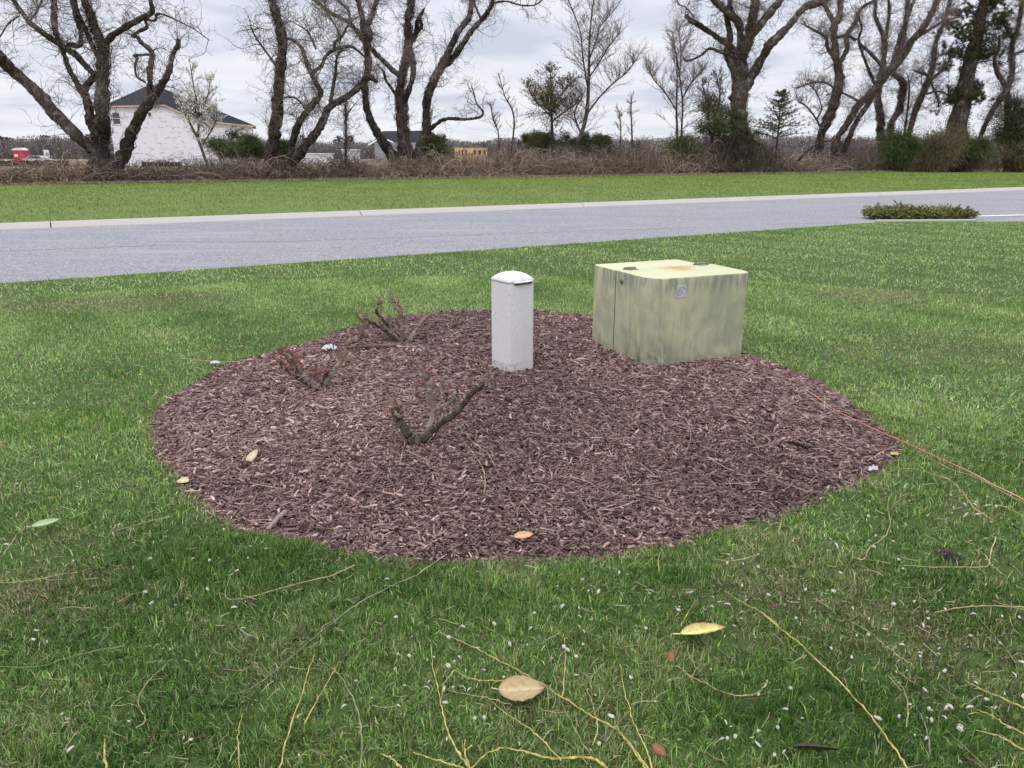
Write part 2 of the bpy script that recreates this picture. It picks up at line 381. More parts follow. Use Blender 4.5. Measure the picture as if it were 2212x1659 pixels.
def blades(b, x, y, z, ln, wd, segs, tone, dead, upright=.55):
    n = len(x); az = rng.uniform(0, 2 * pi, n); 
    lean = np.abs(rng.normal(0, 1, n)) * upright
    # tufts lean together
    ta = vnoise(x * 9, y * 9, 77) * 6 * pi; az = np.where(rng.random(n) < .5, ta + rng.normal(0, .5, n), az)
    h = np.c_[np.cos(az), np.sin(az), np.zeros(n)]; up = np.array([0, 0, 1.])
    fa = rng.uniform(0, 2 * pi, n); s_ = np.c_[np.cos(fa), np.sin(fa), np.zeros(n)]
    P0 = np.c_[x, y, z]
    l1, l2 = lean, lean * 2.1
    d1 = h * np.sin(l1)[:, None] + up * np.cos(l1)[:, None]; l1 = np.clip(l1, 0, 1.35); l2 = np.clip(l2, 0, 1.75); d2 = h * np.sin(l2)[:, None] + up * np.cos(l2)[:, None]
    P1 = P0 + d1 * (ln * .5)[:, None]; P2 = P1 + d2 * (ln * .5)[:, None]
    W = s_ * (wd / 2)[:, None]
    if segs == 2:
        V = np.stack([P0 - W, P0 + W, P1 + W * .85, P1 - W * .85, P2], 1); k = 5
        base = np.arange(n)[:, None] * 5
        Q = base + np.array([0, 1, 2, 3]); T = base + np.array([3, 2, 4])
    else:
        V = np.stack([P0 - W, P0 + W, P2], 1); k = 3; Q = None; T = np.arange(n * 3).reshape(n, 3)
    b.add(V.reshape(-1, 3), Q=Q, T=T, col=np.repeat(tone, k, 0))
def lawn_layer(b, n, d0, d1, ln, wd, segs, bright=1.0):
    x, y = wedge(n, d0, d1); s_, dr = bed_s(x, y); ns = near_side(x, y)
    k = (dr > -.015) & (ns > -.04 + .04 * vnoise(x * 8, y * 8, 9)) & ~((x > -2) & (y < -1))
    k &= (x < dA[0]) | (y < dA[1] + (dB[1] - dA[1]) / (dB[0] - dA[0]) * (x - dA[0]) - .02)
    gap = vnoise(x * 30, y * 30, 66) * .6 + vnoise(x * 11, y * 11, 67) * .4
    k &= rng.random(len(x)) < np.clip((gap - .22) * 2.6, .12, 1) + np.clip((y - 3.5) / 2.5, 0, .8)
    x, y, dr, ns = x[k], y[k], dr[k], ns[k]; n = len(x)
    nz = fbm(x * 1.1, y * 1.1, 1); nz2 = fbm(x * 4, y * 4, 4); tuft = vnoise(x * 16, y * 16, 6)
    lush = sum(gauss(x, y, p, a, c_) for p, a, c_ in lush_spots).clip(0, 1)
    ded = sum(gauss(x, y, p, a, c_) for p, a, c_ in dead_spots).clip(0, 1)
    L = ln * (.38 + .5 * rng.random(n) + .45 * tuft * tuft + .25 * nz2 + .45 * lush - .25 * ded)
    L *= np.clip(.55 + dr / .10, .5, 1)
    W = wd * rng.uniform(.7, 1.25, n)
    pd = .04 + .22 * np.clip(nz2 - .45, 0, 1) * 2 + .15 * np.clip(nz - .5, 0, 1) + .42 * ded + .6 * np.clip(1 - np.abs(dr) / .035, 0, 1) - .12 * lush + .03 * bright
    dead = rng.random(n) < pd
    g0 = np.array((.060, .130, .022)); g1 = np.array((.190, .310, .062)); g2 = np.array((.40, .49, .18))
    mow = np.sin((x * .80 + y * .60) * 2 * pi / 1.15) * np.clip((y - 3.5) / 3, 0, 1) * .16
    t = np.clip(-.06 + mow + .9 * (nz - .35) + .80 * rng.random(n) ** 1.3 + .5 * (nz2 - .5) + .16 * np.clip((y - 3) / 4, 0, 1.5) - .15 * lush, 0, 1)[:, None]
    col = np.where(t < .5, g0 + (g1 - g0) * t * 2, g1 + (g2 - g1) * (t * 2 - 1))
    dc = np.array((.36, .30, .17)) * rng.uniform(.5, 1.1, (n, 1)); dc2 = np.array((.23, .17, .11)) * rng.uniform(.5, 1.1, (n, 1))
    dc = np.where(rng.random((n, 1)) < .65, dc, dc2)
    col = np.where(dead[:, None], dc * 1.2, col) * np.exp(rng.normal(-.08, 1, (n, 1)) * np.interp(y, [2.5, 6], [.42, .20])[:, None]).clip(.35, 2.0) * bright * np.interp(y, [2.2, 4], [.84, 1.0])[:, None] * np.array((.94, 1.0, .98))
    up = np.where(dead, 1.0, .72)
    z = np.where(dead, rng.random(n) * .012, 0)
    blades(b, x, y, z, L, W, segs, col, dead, up)
JC = G(2004, 472)[:2]
b = MB()
lawn_layer(b, 290000, 1.15, 3.0, .038, .0029, 2)
lawn_layer(b, 220000, 2.8, 5.2, .036, .0038, 2, 1.1)
lawn_layer(b, 260000, 4.8, 9.8, .036, .0058, 1, 1.22)
lawn_layer(b, 260000, 9.0, 22, .038, .011, 1, 1.25)
lawn_layer(b, 50000, 22, 50, .04, .025, 1, 1.18)
tag(b.build('lawn_grass', M['grass']), 'mown green lawn grass around the mulch bed', 'grass', kind='stuff')
b = MB(); n = 260000
x, y = wedge(n, 14, 75, .85); v0, v1 = verge_in(x, y); k = (v0 > .27) & (v1 > -.8)
x, y, v0, v1 = x[k], y[k], v0[k], v1[k]; n = len(x)
nz = fbm(x * .7, y * .7, 41); nz2 = fbm(x * 3, y * 3, 42)
t = np.clip(.15 + 1.3 * (nz - .4) + .8 * (nz2 - .5) + .55 * rng.random(n), 0, 1)[:, None]
col = np.array((.13, .215, .035)) * (1 - t) + np.array((.27, .36, .07)) * t
edge = np.clip(1 - (v0 - .42) / .5, 0, 1) * np.clip((fbm(x * .8, y * .8, 51) - .35) * 4, 0, 1)
dead = rng.random(n) < .05 + .75 * edge + .5 * np.clip(1 - v1 / 1.0, 0, 1)
col = np.where(dead[:, None], np.array((.36, .29, .19)) * rng.uniform(.6, 1.1, (n, 1)), col) * rng.uniform(.85, 1.15, (n, 1))
far = np.hypot(x, y)
blades(b, x, y, np.full(n, .07), (.05 + .05 * nz2) * np.where(v0 < .45, .5, 1), .0011 * far + .004, 1, col, dead, .5)
tag(b.build('verge_grass', M['grass']), 'bright green grass strip between the kerb and the hedgerow', 'grass', kind='stuff')

# ------------------------------------------------------------------ utility boxes
def rounded(pts, rad, seg=6):
    """pts: list of (x,y); rad per corner"""
    out = []; n = len(pts)
    for i, p in enumerate(pts):
        p = np.array(p, float); a = unit(np.array(pts[i - 1], float) - p); c_ = unit(np.array(pts[(i + 1) % n], float) - p); r = rad[i]
        if r <= 0: out.append(tuple(p)); continue
        A, B = p + a * r, p + c_ * r
        for k in range(seg + 1):
            t = k / seg; out.append(tuple((1 - t) ** 2 * A + 2 * t * (1 - t) * p + t * t * B))
    return out
def loft(b, rings, cap0=True, cap1=True, col=None):
    n = len(rings[0]); base = b.n; b.add(np.concatenate([np.asarray(r, float) for r in rings]), col=col)
    for k in range(len(rings) - 1):
        for i in range(n):
            j = (i + 1) % n; b.Q.append(np.array([[base + k * n + i, base + k * n + j, base + (k + 1) * n + j, base + (k + 1) * n + i]]))
    if cap0: b.NG.append(np.arange(n)[::-1] + base)
    if cap1: b.NG.append(np.arange(n) + base + (len(rings) - 1) * n)

def paint_mat():
    mt = bpy.data.materials.new('weathered_green_paint'); mt.use_nodes = True; t = mt.node_tree
    b = t.nodes['Principled BSDF']; b.inputs['Roughness'].default_value = .55; b.inputs['Specular IOR Level'].default_value = .35
    tcn = N(t, 'ShaderNodeTexCoord'); o = tcn.outputs['Object']
    def noise(sc, st=(1, 1, 1), det=5, dist=0, loc=(0, 0, 0)):
        mp = N(t, 'ShaderNodeMapping'); mp.inputs['Scale'].default_value = st; mp.inputs['Location'].default_value = loc
        n = N(t, 'ShaderNodeTexNoise'); n.inputs['Scale'].default_value = sc; n.inputs['Detail'].default_value = det; n.inputs['Distortion'].default_value = dist
        t.links.new(o, mp.inputs[0]); t.links.new(mp.outputs[0], n.inputs['Vector']); return n.outputs['Fac']
    def rmp(v, lo, hi, a=0, c=1):
        r = N(t, 'ShaderNodeMapRange', interpolation_type='SMOOTHSTEP'); r.inputs[1].default_value = lo; r.inputs[2].default_value = hi
        r.inputs[3].default_value = a; r.inputs[4].default_value = c; t.links.new(v, r.inputs[0]); return r.outputs[0]
    def math_(op, a, c):
        m = N(t, 'ShaderNodeMath', operation=op)
        for i, v in enumerate((a, c)):
            if isinstance(v, (int, float)): m.inputs[i].default_value = v
            else: t.links.new(v, m.inputs[i])
        return m.outputs[0]
    def mix(f, a, colr):
        m = N(t, 'ShaderNodeMixRGB'); m.inputs[2].default_value = (*colr, 1)
        if isinstance(f, (int, float)): m.inputs[0].default_value = f
        else: t.links.new(f, m.inputs[0])
        if isinstance(a, tuple): m.inputs[1].default_value = (*a, 1)
        else: t.links.new(a, m.inputs[1])
        return m.outputs[0]
    sp = N(t, 'ShaderNodeSeparateXYZ'); t.links.new(o, sp.inputs[0]); X, Y, Z = sp.outputs
    gn = N(t, 'ShaderNodeNewGeometry'); sn = N(t, 'ShaderNodeSeparateXYZ'); t.links.new(gn.outputs['Normal'], sn.inputs[0])
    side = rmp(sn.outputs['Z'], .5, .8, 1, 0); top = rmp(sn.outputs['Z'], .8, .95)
    c0 = mix(rmp(noise(3, (1, 1, .6), 6, 1.2), .30, .70), (.50, .49, .30), (.40, .41, .27))
    c0 = mix(rmp(noise(4.5, (1.4, 1.4, .8), 7, 1.5, (3, 0, 0)), .46, .78, 0, .7), c0, (.60, .57, .33))
    # grey-green algae streaks running down the walls
    st = math_('MULTIPLY', rmp(noise(4.0, (1.3, 1.3, .75), 8, 1.8), .40, .66), side)
    c1 = mix(math_('MULTIPLY', st, .42), c0, (.30, .31, .23))
    fine = math_('MULTIPLY', rmp(noise(38, (1, 1, .06), 3), .55, .66), side)
    c1 = mix(math_('MULTIPLY', fine, .28), c1, (.20, .225, .175))
    # darker blotches by the front corner, foot and upper rim
    bl = math_('MULTIPLY', rmp(noise(2.9, (1.3, 1.3, .9), 7, 2.2, (1.7, 4, .6)), .40, .72), side)
    c1 = mix(math_('MULTIPLY', bl, .5), c1, (.20, .225, .185))
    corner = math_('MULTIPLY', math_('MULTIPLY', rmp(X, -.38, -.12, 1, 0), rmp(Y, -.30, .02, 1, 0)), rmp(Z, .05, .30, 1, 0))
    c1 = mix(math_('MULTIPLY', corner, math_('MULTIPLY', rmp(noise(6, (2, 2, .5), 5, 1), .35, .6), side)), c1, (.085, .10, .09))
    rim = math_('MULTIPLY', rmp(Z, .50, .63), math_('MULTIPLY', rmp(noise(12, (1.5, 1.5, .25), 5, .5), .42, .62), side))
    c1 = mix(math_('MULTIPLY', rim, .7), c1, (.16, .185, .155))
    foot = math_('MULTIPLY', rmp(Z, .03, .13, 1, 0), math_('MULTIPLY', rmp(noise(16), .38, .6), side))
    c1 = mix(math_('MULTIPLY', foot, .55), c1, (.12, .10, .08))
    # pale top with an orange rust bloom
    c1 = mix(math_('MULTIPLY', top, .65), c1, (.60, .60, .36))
    ax = math_('MULTIPLY', math_('SUBTRACT', X, .04), 1.0); ay = math_('MULTIPLY', math_('SUBTRACT', Y, -.02), 1.25)
    r2 = math_('SQRT', math_('ADD', math_('MULTIPLY', ax, ax), math_('MULTIPLY', ay, ay)), 0)
    r2 = math_('ADD', r2, math_('MULTIPLY', math_('SUBTRACT', noise(9, (1, 1, 1), 6, .8), .5), .45))
    ru = math_('MULTIPLY', rmp(r2, .06, .22, 1, 0), top)
    c1 = mix(math_('MULTIPLY', ru, .8), c1, (.50, .27, .09))
    t.links.new(c1, b.inputs['Base Color'])
    bp = N(t, 'ShaderNodeBump'); bp.inputs['Strength'].default_value = .15; bp.inputs['Distance'].default_value = .003
    t.links.new(noise(60), bp.inputs['Height']); t.links.new(bp.outputs[0], b.inputs['Normal'])
    return mt
M['gpaint'] = paint_mat()
M['seam'] = mat('dark_gap', (.035, .042, .03), .9)
M['metal'] = mat('dull_metal', (.23, .22, .16), .5, metal=.5, noise=[(40, (.13, .09, .05), .5, .7)])
M['sticker'] = mat('faded_sticker', (.50, .50, .52), .6, noise=[(45, (.36, .36, .40), .5, .62), (20, (.62, .62, .62), .55, .7)])
M['ink'] = mat('faded_ink', (.25, .26, .31), .7)

TH = radians(23)
uX = np.array([cos(TH), sin(TH)]); uY = np.array([-sin(TH), cos(TH)])
TW, TD, TZ = .875, .86, .675
fc = uX * 2.945 + uY * 4.43
tc0 = fc + uX * TW / 2 + uY * TD / 2
T = thing('transformer_box', (tc0[0], tc0[1], 0), 'weathered pale green metal utility transformer box with rusty lid on the mulch', 'transformer')
def tb(lx, ly, z): p = tc0 + uX * lx + uY * ly; return (p[0], p[1], z)
class LB(MB):
    """collects in the box's own axes, built as a rotated child"""
    def put(s, name, m, parent, rz=TH, smooth=False):
        hold = parent.location.copy(); parent.location = (0, 0, 0); o = s.build(name, m, parent, smooth); parent.location = hold
        o.rotation_euler = (0, 0, rz); return o
x0, x1, y0, y1 = -TW / 2, TW / 2, -TD / 2, TD / 2; ys = y0 + .50
def shell(b, pts, rad, zt, lean=0.0, edge=.012):
    poly = rounded(pts, rad, 8); P = np.array(poly); c_ = np.array([P[:, 0].mean(), P[:, 1].mean()])
    rings = []
    for z, ins in ((-.05, 0), (.12, 0), (.3, 0), (.5, 0), (zt - edge, 0), (zt - edge * .3, edge * .3), (zt, edge)):
        q = P.copy(); q += (c_ - q) / np.linalg.norm(c_ - q, axis=1, keepdims=True) * ins
        rings.append(np.c_[q, np.full(len(q), z)])
    loft(b, rings)
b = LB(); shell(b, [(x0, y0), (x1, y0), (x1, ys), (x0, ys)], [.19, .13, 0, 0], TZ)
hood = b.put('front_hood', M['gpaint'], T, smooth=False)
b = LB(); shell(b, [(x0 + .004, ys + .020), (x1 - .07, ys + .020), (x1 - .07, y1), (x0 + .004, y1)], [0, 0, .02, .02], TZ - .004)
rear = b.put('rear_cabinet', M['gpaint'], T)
b = LB(); b.box((-.035, ys + .010, TZ / 2 - .03), (TW - .085, .022, TZ + .03)); b.put('seam_strip', M['seam'], T)
b = LB(); b.box((0, -.0, .0), (TW - .03, TD - .03, .03)); b.put('base_gap', M['seam'], T)
for hx in (x0 + .115, x1 - .12):
    b = LB(); b.box((hx, ys - .028, TZ + .003), (.085, .05, .005)); P = np.array([(hx - .05, ys, TZ + .008), (hx + .05, ys, TZ + .008)])
    b.tubes(P, np.full(2, .009), 8); b.box((hx, ys + .02, TZ + .001), (.085, .03, .005)); b.put('hinge', M['metal'], T)
def bolt(px, py, pz, ax, r=.011):
    b = LB(); d = np.array(ax, float); p = np.array((px, py, pz))
    b.tubes(np.array([p, p + d * .006]), np.full(2, r * 1.7), 12); b.tubes(np.array([p + d * .004, p + d * .016]), np.full(2, r), 6); return b.put('bolt', M['metal'], T)
bolt(x0 - .001, ys - .085, TZ - .075, (-1, 0, 0), .010)
bolt(x0 + .003, y1 - .05, .055, (-1, 0, 0), .008); bolt(x0 + .003, ys + .05, .035, (-1, 0, 0), .008)
b = LB(); b.box((x0 + .235, y0 - .001, TZ - .098), (.080, .003, .088)); stk = b.put('sticker', M['sticker'], T)
b = LB()
for r_ in range(5):
    xx = x0 + .203
    while xx < x0 + .262:
        l = random.uniform(.006, .018)
        if random.random() < .75: b.box((xx + l / 2, y0 - .003, TZ - .067 - r_ * .014), (l, .002, random.choice((.004, .006, .003))))
        xx += l + .003
inkm = bpy.data.meshes
o = b.put('sticker_print', M['ink'], T)
o.parent = stk; o.rotation_euler = (0, 0, 0)
for px_ in (x1 - .215, x1 - .165):
    b = LB(); P = np.array([(px_, y0 - .002, .02), (px_ + .004, y0 - .004, .045), (px_ + .012, y0 - .003, .055)]); b.tubes(P, np.array([.003, .002, .001]), 5); b.put('scratch', M['seam'], T)

# white cable pedestal
M['white'] = mat('chalky_white_plastic', (.69, .68, .66), .6, noise=[(90, (.47, .46, .47), .56, .66), (3, (.58, .57, .56), .4, .7, (1, 1, .3))], bump=(200, .2, .002))
M['dirt'] = mat('muddy_white', (.56, .54, .53), .8, noise=[(14, (.47, .36, .30), .50, .62), (9, (.58, .57, .58), .5, .6)])
pf = G(1100, 811, .03)[:2]; TP = radians(37)
pX = np.array([cos(TP), sin(TP)]); pY = np.array([-sin(TP), cos(TP)]); PS = .235
PSx, PSy = .222, .222
pc = pf + pX * PSx / 2 + pY * PSy / 2
PD = thing('cable_pedestal', (pc[0], pc[1], 0), 'tall chalky white plastic cable pedestal with domed cap on the mulch', 'pedestal')
h0, h1 = -PSx / 2, PSx / 2; g0_, g1_ = -PSy / 2, PSy / 2
sq = np.array(rounded([(h0, g0_), (h1, g0_), (h1, g1_), (h0, g1_)], [.026] * 4, 6)); HT = .680
b = LB(); loft(b, [np.c_[sq, np.full(len(sq), z)] for z in (.105, .2, .4, .6, HT)], True, True); b.put('post', M['white'], PD, TP, smooth=False)
b = LB(); loft(b, [np.c_[sq * 1.002, np.full(len(sq), z)] for z in (-.06, .04, .1045)]); b.put('foot', M['dirt'], PD, TP)
# cap: four-way dome over square plan
b = LB(); rings = [np.c_[sq * 1.012, np.full(len(sq), HT - .012)], np.c_[sq * 1.012, np.full(len(sq), HT + .004)]]
for k in range(1, 9):
    f = k / 8; sc_ = 1.012 * (1 - f) ** .8; rings.append(np.c_[sq * max(sc_, .02), np.full(len(sq), HT + .004 + .050 * (1 - (1 - f) ** 2.0))])
loft(b, rings); cap = b.put('domed_cap', M['white'], PD, TP, smooth=True)
b = LB()
tt = np.linspace(-.5, .5, 13); prof = [(g0_ - .004, .0), (g0_ - .020, .001), (g0_ - .022, .007), (g0_ - .004, .012)]
rings = []
for t_ in tt:
    bow = 1 - (2 * t_) ** 2 * .9
    rings.append([(t_ * .165 + .008, g0_ - .003 + (py - g0_) * bow, HT - .012 + pz) for py, pz in prof])
loft(b, rings); b.put('handle_lip', M['white'], PD, TP)
b = LB(); b.box((.008, g0_ - .006, HT - .018), (.15, .006, .010)); b.put('handle_slot', M['seam'], PD, TP)

# orange marker cable
M['orange'] = mat('orange_cable', (.52, .17, .10), .6, noise=[(3, (.62, .30, .2), .45, .65)])
cab = [(-30, 172), (150, 178), (350, 240), (520, 320), (690, 420), (850, 530), (1000, 610), (1200, 700), (1400, 790), (1650, 900), (1900, 1020), (2050, 1100), (2212, 1180), (2500, 1330)]
P = []
for x_, y_ in cab:
    px, py = 1548.4 + .3 * x_, 725.6 + .3 * y_; p = G(px, py); sz, dr = bed_s(p[0], p[1]); z = max(float(bed_z(p[0], p[1])) + .03 if dr < 0 else .035, .02)
    p = G(px, py, z); P.append(p)
P = catmull(P, 90); P[:, 2] += .002 * np.sin(np.arange(90) * .5)
b = MB(); b.tubes(P, np.full(90, .0034), 6); tag(b.build('marker_cable', M['orange'], smooth=True), 'thin orange cable running from the green box across mulch and lawn', 'cable')

# ------------------------------------------------------------------ fallen leaves
def magnolia(name, px, py, L, W, rot, tilt, roll, cols, label, curl=.25, stem=True, z=.035, cup=.12):
    inb = bed_s(*G(px, py)[:2])[1] < 0
    c_ = GB(px, py) if inb else G(px, py, z)
    nu, nv = 15, 9; us = np.linspace(0, 1, nu); V = []; C = []
    wp = np.sin(np.clip(us, 0, 1) ** .85 * pi) ** .75; wp[0] = wp[-1] = .02
    for i, u_ in enumerate(us):
        for v_ in np.linspace(-1, 1, nv):
            y_ = v_ * wp[i] * W / 2 * (1 + .05 * sin(u_ * 31 + v_ * 2)); x_ = (u_ - .5) * L
            zz = cup * W * abs(v_) ** 1.4 * wp[i] + curl * L * (u_ - .5) ** 2 * np.sign(curl + 1e-9) * .8 + .012 * W * sin(40 * u_ + 9 * abs(v_)) + (-.03 * W if abs(v_) < .1 else 0)
            V.append((x_, y_, zz))
            f = .5 + .5 * sin(u_ * 62 - abs(v_) * 9); base = np.array(cols[0]) * (1 - .12 * f)
            e_ = abs(v_) ** 3 * .6 + (u_ > .88) * .5 + .25 * vnoise(u_ * 6 + px, v_ * 4 + py)
            cc = base * (1 - min(e_, 1)) + np.array(cols[1]) * min(e_, 1)
            if abs(v_) < .1: cc = np.array(cols[2])
            C.append(cc)
    V = np.array(V); V2 = V - np.array([0, 0, .0012])
    n = len(V); Q = []
    for i in range(nu - 1):
        for j in range(nv - 1):
            a = i * nv + j; Q.append((a, a + 1, a + nv + 1, a + nv)); Q.append((n + a, n + a + nv, n + a + nv + 1, n + a + 1))
    b = MB()
    from mathutils import Euler
    R = np.array(Euler((roll, tilt, rot), 'XYZ').to_matrix())
    b.add(np.vstack([V, V2]) @ R.T + c_ + np.array([0, 0, .012 if inb else 0]), Q=Q, col=np.array(C + C) )
    b.origin = tuple(c_)
    if stem:
        S = np.array([(-L * .5, 0, .0 + curl * L * .2), (-L * .58, .002, curl * L * .2 + .001), (-L * .64, .006, curl * L * .16)])
        b.tubes(S @ R.T + c_ + np.array([0, 0, .012 if inb else 0]), np.array([.0022, .002, .0024]), 6, col=np.array([cols[2]]))
    o = b.build(name, M['dleaf'], smooth=True); return tag(o, label, 'leaf')
tan = [(.44, .34, .17), (.26, .18, .09), (.52, .42, .23)]; ylw = [(.62, .62, .20), (.33, .13, .08), (.70, .70, .28)]; pale = [(.56, .50, .30), (.45, .36, .2), (.6, .55, .36)]
orn = [(.58, .36, .18), (.42, .22, .10), (.6, .42, .24)]; grn = [(.34, .42, .22), (.22, .28, .12), (.45, .5, .3)]
magnolia('fallen_leaf', 1126, 1488, .132, .088, radians(3), 0, radians(12), tan, 'large broad tan leaf lying on the grass, biggest of the fallen leaves', .06, z=.055, cup=.05)
magnolia('fallen_leaf', 1518, 1364, .15, .055, radians(8), radians(-4), radians(2), ylw, 'yellow leaf with dark red edges on the grass right of centre', .12, z=.055, cup=.25)
magnolia('fallen_leaf', 1131, 1162, .085, .040, radians(16), 0, radians(18), orn, 'orange tan oval leaf on the near side of the mulch bed', .05, cup=.1)
magnolia('fallen_leaf', 546, 990, .085, .046, radians(62), radians(-32), radians(10), pale, 'pale yellow leaf lying alone on the left part of the mulch', .1)
magnolia('fallen_leaf', 397, 1044, .062, .052, radians(-20), 0, radians(10), pale, 'rounded cream leaf on the left rim of the mulch bed', .1, False)
magnolia('fallen_leaf', 928, 949, .088, .036, radians(52), radians(-18), radians(10), orn, 'narrow tan leaf leaning on the nearest pruned bush stump', .1)
magnolia('fallen_leaf', 99, 1130, .105, .045, radians(40), 0, radians(10), grn, 'pale grey green leaf on the grass at the left', .12, z=.05)
magnolia('fallen_leaf', 1762, 1618, .115, .034, radians(-4), 0, radians(-30), [(.07, .06, .025), (.03, .022, .012), (.14, .13, .05)], 'dark olive leaf sunk in the grass at the lower right', -.1, z=.026, cup=.3)
magnolia('fallen_leaf', 1449, 1417, .038, .022, radians(80), radians(-30), .3, [(.30, .09, .04), (.2, .06, .03), (.3, .12, .05)], 'small rust red leaf scrap below the yellow leaf', .1, False, z=.04)
magnolia('fallen_leaf', 1424, 1620, .042, .026, radians(-40), .3, .3, [(.26, .10, .05), (.15, .05, .03), (.3, .12, .05)], 'small dark brown leaf scrap among the yellow twigs at the bottom', .1, False, z=.04)
magnolia('fallen_leaf', 1672, 1308, .035, .022, radians(60), .2, .3, [(.13, .03, .03), (.08, .02, .02), (.2, .06, .05)], 'small maroon leaf scrap beside the long right hand twig', .1, False, z=.04)
magnolia('fallen_leaf', 2092, 1640, .04, .025, radians(80), .4, .3, [(.16, .04, .04), (.08, .02, .02), (.2, .06, .05)], 'small dark red leaf scrap at the bottom right corner', .1, False, z=.04)
magnolia('fallen_leaf', 1972, 859 + 80 - 40, .07, .03, radians(40), .1, .2, grn, 'small green leaf on the lawn', .1, False) if False else None
magnolia('fallen_leaf', 1932, 985, .07, .03, radians(25), .1, .2, [(.42, .42, .12), (.3, .28, .1), (.5, .5, .2)], 'olive yellow leaf on the right tip of the mulch bed', .1, False)
# twisted dead leaf clump by the right-hand twigs
b = MB(); c_ = G(2050, 1200, .02); n = 60
P = np.cumsum(rng.normal(0, .006, (n, 5, 3)), 1) + c_ + rng.normal(0, 1, (n, 1, 3)) * np.array([.022, .02, .008]); P[..., 2] = P[..., 2].clip(.01)
b.tubes(P, np.full((n, 5), .0022), 3, col=np.tile([[.10, .075, .07]], (n, 1))); b.origin = tuple(c_)
tag(b.build('dead_leaf_clump', M['twig']), 'shrivelled dark grey clump of dead leaves on the grass at right', 'leaf clump')

